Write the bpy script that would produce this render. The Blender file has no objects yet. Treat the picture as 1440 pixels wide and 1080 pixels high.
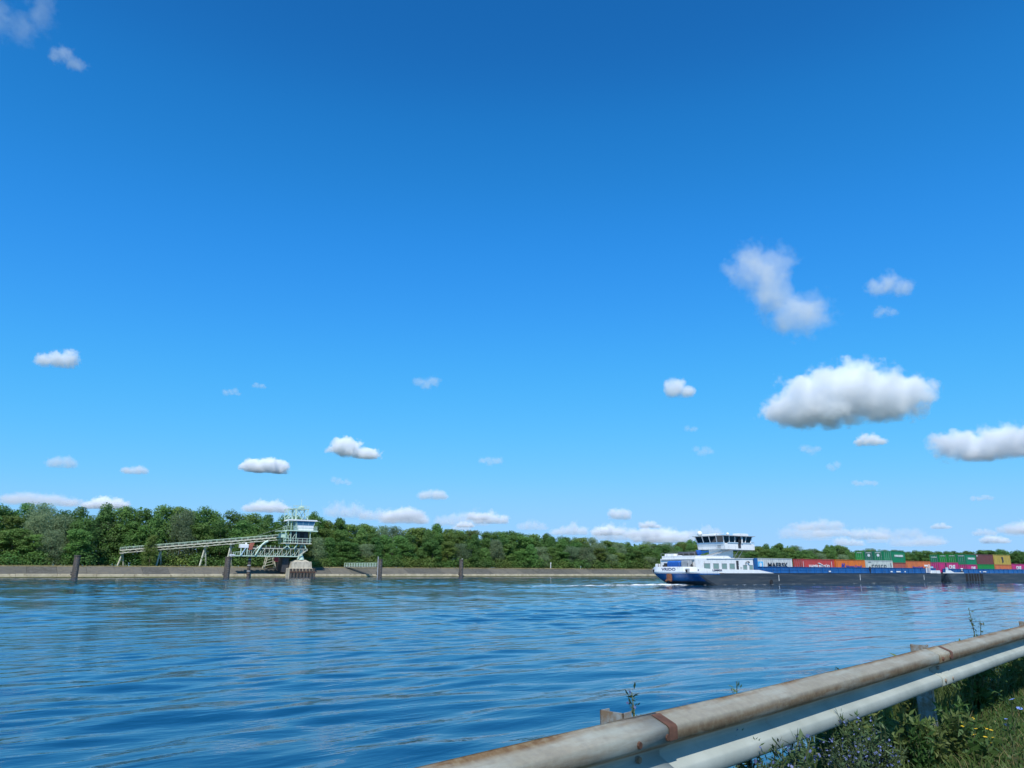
import bpy, math, random
import numpy as np
from mathutils import Vector, Matrix, Euler

# ------------------------------------------------------------------ camera, sky, sun, exposure
# World frame: X along the canal (downstream), Y across it to the far bank, Z up, water at z = 0.
scene = bpy.context.scene
COL = scene.collection
FPX, CAM_H = 1050.0, 2.6
TH = math.radians(55.0)
Fh = Vector((math.cos(TH), math.sin(TH), 0)); Rh = Vector((math.sin(TH), -math.cos(TH), 0)); Uz = Vector((0, 0, 1))
PITCH = math.atan((803.4 - 540) / FPX); ROLL = math.atan(0.0026)
fw = Fh * math.cos(PITCH) + Uz * math.sin(PITCH)
up = -Fh * math.sin(PITCH) + Uz * math.cos(PITCH)
rt = Rh * math.cos(ROLL) + up * math.sin(ROLL)
up = -Rh * math.sin(ROLL) + up * math.cos(ROLL)
cam_data = bpy.data.cameras.new('camera'); cam = bpy.data.objects.new('camera', cam_data); COL.objects.link(cam)
m = Matrix.Identity(4)
for i in range(3):
    m[i][0], m[i][1], m[i][2] = rt[i], up[i], -fw[i]
m[2][3] = CAM_H
cam.matrix_world = m
cam_data.sensor_fit = 'HORIZONTAL'; cam_data.sensor_width = 36.0; cam_data.lens = 36.0 * FPX / 1440
cam_data.clip_start = 0.05; cam_data.clip_end = 150000
scene.camera = cam

def ray(u, v):
    return (fw * FPX + rt * (u - 720) + up * (540 - v)).normalized()

SUN_AZ, SUN_EL = math.radians(184), math.radians(54)
sh = Fh * math.cos(SUN_AZ) + Rh * math.sin(SUN_AZ)
sun_dir = (sh * math.cos(SUN_EL) + Uz * math.sin(SUN_EL)).normalized()
world = bpy.data.worlds.new('World'); scene.world = world; world.use_nodes = True
wn = world.node_tree.nodes; wl = world.node_tree.links
for n in list(wn): wn.remove(n)
sky = wn.new('ShaderNodeTexSky'); sky.sky_type = 'NISHITA'; sky.sun_disc = False
sky.sun_elevation = SUN_EL; sky.sun_rotation = math.atan2(sh.x, sh.y)
sky.altitude = 300; sky.air_density = 1.0; sky.dust_density = 0.3; sky.ozone_density = 4.0
# the camera's rendering of that sky: one response curve per channel, the same in every direction
pre = wn.new('ShaderNodeVectorMath'); pre.operation = 'SCALE'; pre.inputs['Scale'].default_value = 0.1
crv = wn.new('ShaderNodeRGBCurve'); post = wn.new('ShaderNodeVectorMath'); post.operation = 'SCALE'; post.inputs['Scale'].default_value = 11.0
def set_curve(c, pts):
    while len(c.points) > 2: c.points.remove(c.points[1])
    c.points[0].location = pts[0]; c.points[1].location = pts[-1]
    for p in pts[1:-1]: c.points.new(*p)
    for p in c.points: p.handle_type = 'AUTO_CLAMPED'
set_curve(crv.mapping.curves[0], [(0, 0), (.069, .0103 / 1.1), (.084, .016 / 1.1), (.129, .04 / 1.1), (.201, .084 / 1.1), (.334, .181 / 1.1), (.437, .26 / 1.1), (.586, .325 / 1.1), (.76, .37 / 1.1), (1, .40 / 1.1)])
set_curve(crv.mapping.curves[1], [(0, 0), (.125, .136 / 1.1), (.151, .202 / 1.1), (.229, .328 / 1.1), (.349, .474 / 1.1), (.537, .597 / 1.1), (.648, .63 / 1.1), (.82, .645 / 1.1), (1, .66 / 1.1)])
set_curve(crv.mapping.curves[2], [(0, 0), (.247, .445 / 1.1), (.299, .624 / 1.1), (.42, .888 / 1.1), (.586, .99 / 1.1), (.761, 1.03 / 1.1), (1, 1.05 / 1.1)])
crv.mapping.update()
bg = wn.new('ShaderNodeBackground'); bg.inputs['Strength'].default_value = 0.1
wo = wn.new('ShaderNodeOutputWorld')
wl.new(sky.outputs[0], pre.inputs[0]); wl.new(pre.outputs[0], crv.inputs['Color']); wl.new(crv.outputs[0], post.inputs[0]); wl.new(post.outputs[0], bg.inputs[0]); wl.new(bg.outputs[0], wo.inputs[0])
sl = bpy.data.lights.new('sun', 'SUN'); sl.energy = 5.0; sl.angle = math.radians(0.53); sl.color = (1.0, 0.95, 0.87)
sun = bpy.data.objects.new('sun', sl); COL.objects.link(sun)
sun.rotation_euler = (-sun_dir).to_track_quat('-Z', 'Y').to_euler()
scene.view_settings.view_transform = 'Standard'; scene.view_settings.look = 'None'
scene.view_settings.exposure = 0.0; scene.view_settings.gamma = 1.0
scene.render.engine = 'CYCLES'
cy = scene.cycles
cy.use_denoising = True; cy.max_bounces = 14; cy.volume_bounces = 12; cy.transparent_max_bounces = 16
cy.diffuse_bounces = 3; cy.glossy_bounces = 4; cy.sample_clamp_indirect = 8
cy.volume_step_rate = 0.6; cy.volume_max_steps = 128

rng = np.random.default_rng(7); random.seed(7)

# ------------------------------------------------------------------ helpers
def tag(o, label=None, cat=None, group=None, kind=None):
    if label: o['label'] = label
    if cat: o['category'] = cat
    if group: o['group'] = group
    if kind: o['kind'] = kind
    return o

def thing(name, loc, label, cat, group=None):
    o = bpy.data.objects.new(name, None); o.empty_display_size = 0.3
    COL.objects.link(o); o.location = loc
    return tag(o, label, cat, group)

def origin(o):
    p = Vector((0, 0, 0))
    while o is not None:
        p += Vector(o.location); o = o.parent
    return p

class MB:
    def __init__(s): s.v = []; s.f = []; s.mi = []; s.cur = 0
    def add(s, vs, fs):
        b = len(s.v); s.v += [tuple(p) for p in vs]
        for f in fs: s.f.append(tuple(b + i for i in f)); s.mi.append(s.cur)
        return s
    def box(s, x0, x1, y0, y1, z0, z1):
        vs = [(x, y, z) for z in (z0, z1) for y in (y0, y1) for x in (x0, x1)]
        return s.add(vs, [(0, 2, 3, 1), (4, 5, 7, 6), (0, 1, 5, 4), (2, 6, 7, 3), (0, 4, 6, 2), (1, 3, 7, 5)])
    def cbox(s, x0, x1, y0, y1, z0, z1, c=0.05):     # chamfered box
        def ring(z, i): return [(x0 + i + c, y0 + i, z), (x1 - i - c, y0 + i, z), (x1 - i, y0 + i + c, z), (x1 - i, y1 - i - c, z), (x1 - i - c, y1 - i, z), (x0 + i + c, y1 - i, z), (x0 + i, y1 - i - c, z), (x0 + i, y0 + i + c, z)]
        r = ring(z0, 0) + ring(z1 - c, 0) + ring(z1, c)
        fs = [tuple(range(7, -1, -1)), tuple(range(16, 24))]
        for k in (0, 8):
            for i in range(8): j = (i + 1) % 8; fs.append((k + i, k + j, k + 8 + j, k + 8 + i))
        return s.add(r, fs)
    def bar(s, p, q, w, h=None):
        h = w if h is None else h
        p, q = Vector(p), Vector(q); d = (q - p).normalized()
        a = d.cross(Vector((0, 0, 1)))
        if a.length < 1e-4: a = Vector((1, 0, 0))
        a.normalize(); b = a.cross(d)
        vs = [c + a * (sx * w / 2) + b * (sy * h / 2) for c in (p, q) for sx, sy in ((-1, -1), (1, -1), (1, 1), (-1, 1))]
        return s.add(vs, [(3, 2, 1, 0), (4, 5, 6, 7), (0, 1, 5, 4), (1, 2, 6, 5), (2, 3, 7, 6), (3, 0, 4, 7)])
    def tube(s, p, q, r0, r1=None, n=8):
        r1 = r0 if r1 is None else r1
        p, q = Vector(p), Vector(q); d = (q - p).normalized()
        a = d.cross(Vector((0, 0, 1)))
        if a.length < 1e-4: a = Vector((1, 0, 0))
        a.normalize(); b = a.cross(d)
        vs = [c + (a * math.cos(2 * math.pi * i / n) + b * math.sin(2 * math.pi * i / n)) * r for c, r in ((p, r0), (q, r1)) for i in range(n)]
        fs = [tuple(range(n - 1, -1, -1)), tuple(range(n, 2 * n))]
        for i in range(n): j = (i + 1) % n; fs.append((i, j, n + j, n + i))
        return s.add(vs, fs)
    def path(s, pts, rs, n=8):
        pts = [Vector(p) for p in pts]; rings = []
        for k, p in enumerate(pts):
            d = (pts[min(k + 1, len(pts) - 1)] - pts[max(k - 1, 0)]).normalized()
            a = d.cross(Vector((0.31, 0.95, 0.05))); a.normalize(); b = a.cross(d)
            rings += [p + (a * math.cos(2 * math.pi * i / n) + b * math.sin(2 * math.pi * i / n)) * rs[k] for i in range(n)]
        fs = [tuple(range(n - 1, -1, -1)), tuple(range(len(rings) - n, len(rings)))]
        for k in range(len(pts) - 1):
            for i in range(n): j = (i + 1) % n; fs.append((k * n + i, k * n + j, k * n + n + j, k * n + n + i))
        return s.add(rings, fs)
    def prism(s, poly, y0, y1):                       # polygon in x,z extruded along y
        n = len(poly)
        vs = [(x, y0, z) for x, z in poly] + [(x, y1, z) for x, z in poly]
        fs = [tuple(range(n)), tuple(range(2 * n - 1, n - 1, -1))]
        for i in range(n): j = (i + 1) % n; fs.append((j, i, n + i, n + j))
        return s.add(vs, fs)
    def ball(s, c, r, n=10, k=6, sz=1.0):
        vs = [(c[0], c[1], c[2] - r * sz)]; fs = []
        for a in range(1, k):
            t = math.pi * a / k
            for i in range(n):
                vs.append((c[0] + r * math.sin(t) * math.cos(2 * math.pi * i / n), c[1] + r * math.sin(t) * math.sin(2 * math.pi * i / n), c[2] - r * sz * math.cos(t)))
        vs.append((c[0], c[1], c[2] + r * sz)); L = len(vs) - 1
        for i in range(n):
            j = (i + 1) % n; fs.append((0, 1 + j, 1 + i)); fs.append((L, L - n + i, L - n + j))
            for a in range(k - 2): fs.append((1 + a * n + i, 1 + a * n + j, 1 + (a + 1) * n + j, 1 + (a + 1) * n + i))
        return s.add(vs, fs)
    def mesh(s, name, mats, off=Vector((0, 0, 0)), smooth=False):
        me = bpy.data.meshes.new(name)
        me.from_pydata([(p[0] - off.x, p[1] - off.y, p[2] - off.z) for p in s.v], [], s.f)
        for mt in (mats if isinstance(mats, (list, tuple)) else [mats]): me.materials.append(mt)
        if any(s.mi): me.polygons.foreach_set('material_index', s.mi)
        if smooth: me.polygons.foreach_set('use_smooth', [True] * len(me.polygons))
        me.update()
        return me
    def build(s, name, mats, parent=None, smooth=False):
        me = s.mesh(name, mats, origin(parent), smooth)
        o = bpy.data.objects.new(name, me); COL.objects.link(o); o.parent = parent
        return o

def part(name, me, parent, loc=(0, 0, 0), rot=None):
    o = bpy.data.objects.new(name, me); COL.objects.link(o); o.parent = parent; o.location = loc
    if rot: o.rotation_euler = rot
    return o

def np_mesh(name, verts, faces, mats, smooth=False):
    me = bpy.data.meshes.new(name)
    verts = np.asarray(verts, dtype=np.float32); faces = np.asarray(faces, dtype=np.int32); k = faces.shape[1]
    me.vertices.add(len(verts)); me.vertices.foreach_set('co', verts.ravel())
    me.loops.add(faces.size); me.loops.foreach_set('vertex_index', faces.ravel())
    me.polygons.add(len(faces)); me.polygons.foreach_set('loop_start', np.arange(0, faces.size, k, dtype=np.int32))
    me.polygons.foreach_set('loop_total', np.full(len(faces), k, dtype=np.int32))
    if smooth: me.polygons.foreach_set('use_smooth', np.ones(len(faces), dtype=bool))
    for mt in (mats if isinstance(mats, (list, tuple)) else [mats]): me.materials.append(mt)
    me.update(calc_edges=True); me.validate()
    return me

_fonts = {}
def text_mesh(s, size, mat, bold=0.0, depth=0.008, shear=0.0):
    c = bpy.data.curves.new('lettering', 'FONT'); c.body = s; c.size = size; c.align_x = 'CENTER'; c.align_y = 'CENTER'
    c.extrude = depth; c.offset = bold; c.shear = shear; c.resolution_u = 3
    o = bpy.data.objects.new('tmp_text', c)
    me = bpy.data.meshes.new_from_object(o)
    me.name = 'lettering'; me.materials.clear(); me.materials.append(mat)
    bpy.data.objects.remove(o); bpy.data.curves.remove(c)
    return me

# ------------------------------------------------------------------ materials
def nodes_of(mat):
    mat.use_nodes = True
    nt = mat.node_tree
    for n in list(nt.nodes): nt.nodes.remove(n)
    out = nt.nodes.new('ShaderNodeOutputMaterial')
    return nt, out

def ramp(nt, stops):
    r = nt.nodes.new('ShaderNodeValToRGB'); e = r.color_ramp.elements
    while len(e) < len(stops): e.new(0.5)
    for i, (p, c) in enumerate(stops):
        e[i].position = p; e[i].color = (c[0], c[1], c[2], 1) if hasattr(c, '__len__') else (c, c, c, 1)
    return r

def noise(nt, scale, detail=4, rough=0.55, vec=None, w=None):
    n = nt.nodes.new('ShaderNodeTexNoise'); n.inputs['Scale'].default_value = scale
    n.inputs['Detail'].default_value = detail; n.inputs['Roughness'].default_value = rough
    if vec is not None: nt.links.new(vec, n.inputs['Vector'])
    return n

def mapped(nt, scale=(1, 1, 1), coord='Object'):
    t = nt.nodes.new('ShaderNodeTexCoord'); mp = nt.nodes.new('ShaderNodeMapping')
    mp.inputs['Scale'].default_value = scale
    nt.links.new(t.outputs[coord], mp.inputs['Vector'])
    return mp.outputs[0]

def pmat(name, col, rough=0.6, metal=0.0, var=0.25, scale=1.5, dirt=None, dirt_amt=0.35, streak=(1, 1, 1), bump=0.0, bscale=20, spec=0.5):
    """paint / metal / concrete with tonal variation and, if given, patchy dirt or rust."""
    mat = bpy.data.materials.new(name); nt, out = nodes_of(mat); L = nt.links
    b = nt.nodes.new('ShaderNodeBsdfPrincipled'); b.inputs['Roughness'].default_value = rough; b.inputs['Metallic'].default_value = metal
    b.inputs['Specular IOR Level'].default_value = spec
    vec = mapped(nt, streak)
    n1 = noise(nt, scale, 6, 0.6, vec)
    lo = tuple(c * (1 - var) for c in col); hi = tuple(min(1, c * (1 + var)) for c in col)
    r1 = ramp(nt, [(0.3, lo), (0.7, hi)]); L.new(n1.outputs['Fac'], r1.inputs['Fac'])
    c = r1.outputs['Color']
    if dirt:
        n2 = noise(nt, scale * 2.7, 8, 0.65, vec)
        r2 = ramp(nt, [(0.62 - dirt_amt * 0.5, 0.0), (0.72 - dirt_amt * 0.3, 1.0)]); L.new(n2.outputs['Fac'], r2.inputs['Fac'])
        mx = nt.nodes.new('ShaderNodeMix'); mx.data_type = 'RGBA'
        L.new(r2.outputs['Color'], mx.inputs['Factor']); L.new(c, mx.inputs['A']); mx.inputs['B'].default_value = (*dirt, 1)
        c = mx.outputs['Result']
    L.new(c, b.inputs['Base Color'])
    if bump:
        n3 = noise(nt, bscale, 5, 0.6, vec); bp = nt.nodes.new('ShaderNodeBump'); bp.inputs['Strength'].default_value = bump; bp.inputs['Distance'].default_value = 0.05
        L.new(n3.outputs['Fac'], bp.inputs['Height']); L.new(bp.outputs[0], b.inputs['Normal'])
    L.new(b.outputs[0], out.inputs['Surface'])
    return mat

def leafmat(name, col, var=0.30, trans=0.42, hue=0.014):
    mat = bpy.data.materials.new(name); nt, out = nodes_of(mat); L = nt.links
    oi = nt.nodes.new('ShaderNodeObjectInfo')
    n1 = noise(nt, 0.55, 3, 0.6, mapped(nt))
    r1 = ramp(nt, [(0.25, tuple(c * (1 - var) for c in col)), (0.75, tuple(c * (1 + var) for c in col))]); L.new(n1.outputs['Fac'], r1.inputs['Fac'])
    h = nt.nodes.new('ShaderNodeHueSaturation')
    mr = nt.nodes.new('ShaderNodeMapRange'); mr.inputs['To Min'].default_value = 0.5 - hue; mr.inputs['To Max'].default_value = 0.5 + hue
    mv = nt.nodes.new('ShaderNodeMapRange'); mv.inputs['To Min'].default_value = 0.75; mv.inputs['To Max'].default_value = 1.25
    ml = nt.nodes.new('ShaderNodeMath'); ml.operation = 'MULTIPLY'; ml.inputs[1].default_value = 7.31
    fr = nt.nodes.new('ShaderNodeMath'); fr.operation = 'FRACT'
    L.new(oi.outputs['Random'], mr.inputs['Value']); L.new(oi.outputs['Random'], ml.inputs[0]); L.new(ml.outputs[0], fr.inputs[0]); L.new(fr.outputs[0], mv.inputs['Value'])
    L.new(mr.outputs[0], h.inputs['Hue']); L.new(mv.outputs[0], h.inputs['Value']); L.new(r1.outputs['Color'], h.inputs['Color'])
    d = nt.nodes.new('ShaderNodeBsdfPrincipled'); d.inputs['Roughness'].default_value = 0.55; d.inputs['Specular IOR Level'].default_value = 0.3
    t = nt.nodes.new('ShaderNodeBsdfTranslucent'); mx = nt.nodes.new('ShaderNodeMixShader'); mx.inputs[0].default_value = trans
    L.new(h.outputs[0], d.inputs['Base Color']); L.new(h.outputs[0], t.inputs['Color'])
    L.new(d.outputs[0], mx.inputs[1]); L.new(t.outputs[0], mx.inputs[2]); L.new(mx.outputs[0], out.inputs['Surface'])
    return mat

def glassmat(name, col, rough=0.06):
    mat = bpy.data.materials.new(name); nt, out = nodes_of(mat)
    b = nt.nodes.new('ShaderNodeBsdfPrincipled'); b.inputs['Base Color'].default_value = (*col, 1); b.inputs['Roughness'].default_value = rough
    b.inputs['Specular IOR Level'].default_value = 0.7
    nt.links.new(b.outputs[0], out.inputs['Surface']); return mat

M = {}
M['white'] = pmat('white_paint', (0.80, 0.81, 0.80), 0.4, var=0.05, dirt=(0.55, 0.53, 0.48), dirt_amt=0.12, streak=(1, 1, .25))
M['blue'] = pmat('blue_paint', (0.010, 0.105, 0.33), 0.4, var=0.18, dirt=(0.02, 0.06, 0.16), dirt_amt=0.25, streak=(1, 1, .3))
M['black_hull'] = pmat('black_hull_paint', (0.037, 0.046, 0.058), 0.5, var=0.3, scale=0.5, dirt=(0.075, 0.08, 0.085), dirt_amt=0.3, streak=(.12, 1, 1.6))
M['dark_steel'] = pmat('dark_steel', (0.045, 0.045, 0.05), 0.6, var=0.3)
M['grey_steel'] = pmat('grey_steel', (0.33, 0.35, 0.36), 0.5, var=0.2)
M['rust'] = pmat('rust', (0.20, 0.075, 0.035), 0.85, var=0.5, scale=3)
M['mint'] = pmat('pale_mint_paint', (0.52, 0.68, 0.55), 0.55, var=0.12, dirt=(0.40, 0.38, 0.3), dirt_amt=0.15)
M['cream'] = pmat('cream_paint', (0.60, 0.61, 0.49), 0.6, var=0.15, dirt=(0.3, 0.22, 0.14), dirt_amt=0.22)
M['concrete'] = pmat('weathered_concrete', (0.095, 0.092, 0.078), 0.9, var=0.25, scale=0.35, dirt=(0.065, 0.062, 0.05), dirt_amt=0.4, streak=(1, 1, .5), bump=0.3, bscale=3)
M['pier'] = pmat('pale_pier_concrete', (0.46, 0.42, 0.33), 0.9, var=0.15, scale=0.5, dirt=(0.28, 0.25, 0.2), dirt_amt=0.25, streak=(1, 1, .3), bump=0.3, bscale=4)
M['toe'] = pmat('pale_stone_toe', (0.50, 0.43, 0.29), 0.9, var=0.25, scale=0.3, dirt=(0.3, 0.25, 0.15), dirt_amt=0.2, bump=0.4, bscale=3)
M['dull_green'] = pmat('dull_green_waterline', (0.12, 0.12, 0.045), 0.7, var=0.35, scale=0.4)
M['pile'] = pmat('dark_pile_steel', (0.060, 0.055, 0.05), 0.7, var=0.4, scale=1.2, dirt=(0.17, 0.12, 0.08), dirt_amt=0.3, streak=(1, 1, .3))
M['cabglass'] = glassmat('cab_glass', (0.10, 0.24, 0.36))
M['darkglass'] = glassmat('dark_window_glass', (0.006, 0.009, 0.014))
M['portglass'] = glassmat('curtained_window_glass', (0.20, 0.31, 0.28), 0.15)
M['rubber'] = pmat('black_rubber', (0.018, 0.018, 0.02), 0.8, var=0.3)
M['redbrown'] = pmat('red_brown_chute', (0.34, 0.11, 0.07), 0.7, var=0.3)
M['red'] = pmat('red_equipment', (0.45, 0.03, 0.03), 0.6, var=0.2)
M['bark'] = pmat('bark', (0.095, 0.075, 0.055), 0.95, var=0.4, scale=4)
M['paleblue'] = pmat('pale_blue_panel', (0.42, 0.56, 0.66), 0.4, var=0.1)
M['tarp'] = pmat('blue_tarpaulin', (0.018, 0.11, 0.42), 0.55, var=0.25, scale=3)
M['mark'] = pmat('white_marking', (0.72, 0.74, 0.74), 0.6, var=0.1)
M['navy'] = pmat('navy_lettering', (0.012, 0.03, 0.12), 0.5, var=0.1)

# ------------------------------------------------------------------ near bank path (follows the guard rail)
A0 = math.radians(11.4)
d0 = Vector((math.cos(A0), math.sin(A0), 0)); n0 = Vector((-math.sin(A0), math.cos(A0), 0))
GZ = CAM_H - 1.33
def heading(s):
    t = abs(s) - 22
    return A0 * (1 - min(1, max(0, t / 60)) ** 1) if t > 0 else A0
def near_path(smin, smax, ds):
    base = n0 * 1.87
    fwd = [(0.0, base.copy(), A0)]
    p = base.copy(); s = 0
    while s < smax:
        p = p + Vector((math.cos(heading(s)), math.sin(heading(s)), 0)) * ds; s += ds; fwd.append((s, p.copy(), heading(s)))
    bk = []; p = base.copy(); s = 0
    while s > smin:
        p = p - Vector((math.cos(heading(s)), math.sin(heading(s)), 0)) * ds; s -= ds; bk.append((s, p.copy(), heading(s)))
    return bk[::-1] + fwd
def rail_pt(s, o, z):
    p = n0 * (1.87 + o) + d0 * s
    return Vector((p.x, p.y, z))

def strip(path, prof):
    """sheet along path; prof = [(offset, z)]"""
    k = len(prof); vs = []; fs = []
    for (s, p, h) in path:
        n = Vector((-math.sin(h), math.cos(h), 0))
        for (o, z) in prof:
            q = p + n * o; vs.append((q.x, q.y, z))
    for i in range(len(path) - 1):
        for j in range(k - 1): fs.append((i * k + j, (i + 1) * k + j, (i + 1) * k + j + 1, i * k + j + 1))
    return vs, fs

def groundmat(name, c1, c2, c3, scale):
    mat = bpy.data.materials.new(name); nt, out = nodes_of(mat); L = nt.links
    v = mapped(nt); a = noise(nt, scale, 8, 0.65, v); b2 = noise(nt, scale * 9, 6, 0.7, v)
    r = ramp(nt, [(0.3, c1), (0.52, c2), (0.75, c3)]); L.new(a.outputs['Fac'], r.inputs['Fac'])
    r2 = ramp(nt, [(0.3, 0.6), (0.7, 1.25)]); L.new(b2.outputs['Fac'], r2.inputs['Fac'])
    mx = nt.nodes.new('ShaderNodeMix'); mx.data_type = 'RGBA'; mx.blend_type = 'MULTIPLY'; mx.inputs['Factor'].default_value = 1
    L.new(r.outputs['Color'], mx.inputs['A']); L.new(r2.outputs['Color'], mx.inputs['B'])
    p = nt.nodes.new('ShaderNodeBsdfPrincipled'); p.inputs['Roughness'].default_value = 0.95; p.inputs['Specular IOR Level'].default_value = 0.2
    bp = nt.nodes.new('ShaderNodeBump'); bp.inputs['Strength'].default_value = 0.6; bp.inputs['Distance'].default_value = 0.04
    L.new(b2.outputs['Fac'], bp.inputs['Height']); L.new(bp.outputs[0], p.inputs['Normal'])
    L.new(mx.outputs['Result'], p.inputs['Base Color']); L.new(p.outputs[0], out.inputs['Surface'])
    return mat
M['earth'] = groundmat('verge_earth', (0.035, 0.035, 0.016), (0.06, 0.07, 0.025), (0.11, 0.095, 0.05), 1.3)
M['crest'] = groundmat('dry_grass_crest', (0.13, 0.12, 0.05), (0.22, 0.19, 0.10), (0.30, 0.26, 0.15), 0.12)
M['forest_floor'] = groundmat('forest_floor', (0.03, 0.035, 0.015), (0.05, 0.06, 0.02), (0.08, 0.075, 0.04), 0.2)
M['asphalt'] = groundmat('asphalt', (0.04, 0.04, 0.042), (0.05, 0.05, 0.052), (0.065, 0.064, 0.062), 2.0)

path = near_path(-900, 1500, 4.0)
vs, fs = strip(path, [(-600, GZ - 1.0), (-60, GZ - 0.3), (-9, GZ), (-0.85, GZ), (-0.3, GZ + 0.02), (0.1, GZ + 0.01), (0.6, GZ - 0.02), (1.1, GZ - 0.2), (3.3, -0.4), (9, -2.5)])
o = bpy.data.objects.new('near_bank', np_mesh('near_bank', vs, fs, M['earth'])); COL.objects.link(o); tag(o, kind='structure')
vs, fs = strip(path, [(-8.4, GZ + 0.03), (-1.1, GZ + 0.03)])
o = bpy.data.objects.new('road', np_mesh('road', vs, fs, M['asphalt'])); COL.objects.link(o); tag(o, kind='structure')
vs, fs = strip(path, [(-1.45, GZ + 0.034), (-1.33, GZ + 0.034)])
o = bpy.data.objects.new('road_edge_line', np_mesh('road_edge_line', vs, fs, M['mark'])); COL.objects.link(o); tag(o, kind='structure')

# ------------------------------------------------------------------ water
def water_material():
    mat = bpy.data.materials.new('canal_water'); nt, out = nodes_of(mat); L = nt.links
    b = nt.nodes.new('ShaderNodeBsdfPrincipled'); b.inputs['Base Color'].default_value = (0.003, 0.046, 0.098, 1)
    b.inputs['Roughness'].default_value = 0.035; b.inputs['IOR'].default_value = 1.333
    v1 = mapped(nt, (0.42, 1.25, 1)); v2 = mapped(nt, (0.8, 1.7, 1)); v3 = mapped(nt, (0.02, 0.05, 1))
    a = noise(nt, 1.1, 3, 0.5, v1); a.inputs['Distortion'].default_value = 0.4
    c = noise(nt, 4.2, 3, 0.5, v2)
    g = noise(nt, 1.0, 3, 0.6, v3); gr = ramp(nt, [(0.35, 0.15), (0.65, 1.0)]); L.new(g.outputs['Fac'], gr.inputs['Fac'])
    mul = nt.nodes.new('ShaderNodeMath'); mul.operation = 'MULTIPLY'; L.new(c.outputs['Fac'], mul.inputs[0]); L.new(gr.outputs['Color'], mul.inputs[1])
    b1 = nt.nodes.new('ShaderNodeBump'); b1.inputs['Strength'].default_value = 1.0; b1.inputs['Distance'].default_value = 0.034
    b2 = nt.nodes.new('ShaderNodeBump'); b2.inputs['Strength'].default_value = 1.0; b2.inputs['Distance'].default_value = 0.009
    L.new(a.outputs['Fac'], b1.inputs['Height']); L.new(mul.outputs[0], b2.inputs['Height'])
    L.new(b1.outputs[0], b2.inputs['Normal']); L.new(b2.outputs[0], b.inputs['Normal'])
    L.new(b.outputs[0], out.inputs['Surface'])
    return mat
M['water'] = water_material()

def axis(a, fine_to, d, g, end, cap=1e9):
    x = [a]
    while x[-1] < fine_to: x.append(x[-1] + d)
    while x[-1] < end: d = min(d * g, cap); x.append(x[-1] + d)
    return np.array(x)
xs = axis(-3, 45, 0.14, 1.022, 900, 1.7); xs = np.concatenate([xs, axis(xs[-1] + 2, xs[-1] + 3, 2.0, 1.08, 2600)]); xs = np.concatenate([-3 - np.cumsum(0.5 * 1.25 ** np.arange(30))[::-1], xs])
xs = xs[xs > -1500]
ys = axis(3.0, 36, 0.11, 1.022, 311, 0.6); ys = np.concatenate([[-340, -100, -30, -8, 0], ys])
Xg, Yg = np.meshgrid(xs, ys, indexing='ij')
dx = np.gradient(xs)[:, None]; dy = np.gradient(ys)[None, :]
eta = np.zeros_like(Xg)
wr = np.random.default_rng(11)
mod = 0.6 + 0.4 * np.sin(Xg * 0.11 + 1.3 * np.sin(Yg * 0.07)) * np.sin(Yg * 0.09 + 0.8)
for k in range(64):
    lam = 0.7 * (6.0 / 0.7) ** wr.random()
    ang = math.radians(98) + wr.normal(0, 0.36)
    kx, ky = 2 * math.pi / lam * math.cos(ang), 2 * math.pi / lam * math.sin(ang)
    att = np.clip((2 * math.pi / abs(kx) / dx - 2.5) / 2, 0, 1) * np.clip((2 * math.pi / abs(ky) / dy - 2.5) / 2, 0, 1)
    amp = lam * 0.0021 * (1.0 if lam < 3 else 0.55)
    ph = wr.random() * 6.283
    warp = 0.5 * np.sin(Xg * 0.31 + ph) + 0.5 * np.sin(Yg * 0.27 + 2 * ph)
    eta += att * amp * mod * np.sin(kx * Xg + ky * Yg + ph + warp)
op = np.clip((Yg - 8) / 45, 0, 1); eta *= 0.95 + 1.35 * op * op * (3 - 2 * op)   # sheltered under the near bank, choppier in the open channel
V = np.stack([Xg, Yg, eta], -1).reshape(-1, 3)
nx, ny = len(xs), len(ys)
I = np.arange(nx * ny).reshape(nx, ny)
Fq = np.stack([I[:-1, :-1], I[1:, :-1], I[1:, 1:], I[:-1, 1:]], -1).reshape(-1, 4)
o = bpy.data.objects.new('water', np_mesh('water', V, Fq, M['water'], smooth=True)); COL.objects.link(o); tag(o, kind='structure')

# ------------------------------------------------------------------ far bank
BY = 305.0; CZ = 4.1
mb = MB(); mb.add([(-4000, 314.6, CZ), (9000, 314.6, CZ), (9000, 9000, CZ + 1), (-4000, 9000, CZ + 1)], [(0, 1, 2, 3)])
tag(mb.build('far_terrain', M['forest_floor']), kind='structure')
bank = thing('concrete_embankment', (0, BY, 0), 'long sloping grey concrete embankment with pale toe along the far shore', 'embankment')
x = -120.0; k = 0; hr = np.random.default_rng(3)
mats_slab = [M['concrete'], pmat('concrete_worn', (0.108, 0.102, 0.084), 0.9, var=0.22, scale=0.3, dirt=(0.14, 0.125, 0.09), dirt_amt=0.3, streak=(1, 1, .5), bump=.3, bscale=3),
             pmat('concrete_dark', (0.082, 0.080, 0.070), 0.9, var=0.25, scale=0.4, dirt=(0.10, 0.095, 0.07), dirt_amt=0.4, bump=.3, bscale=3)]
xx = []
while x < 1100:
    w = 9.0 if x < 420 else 18.0
    xx.append((x, x + w)); x += w
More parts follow.
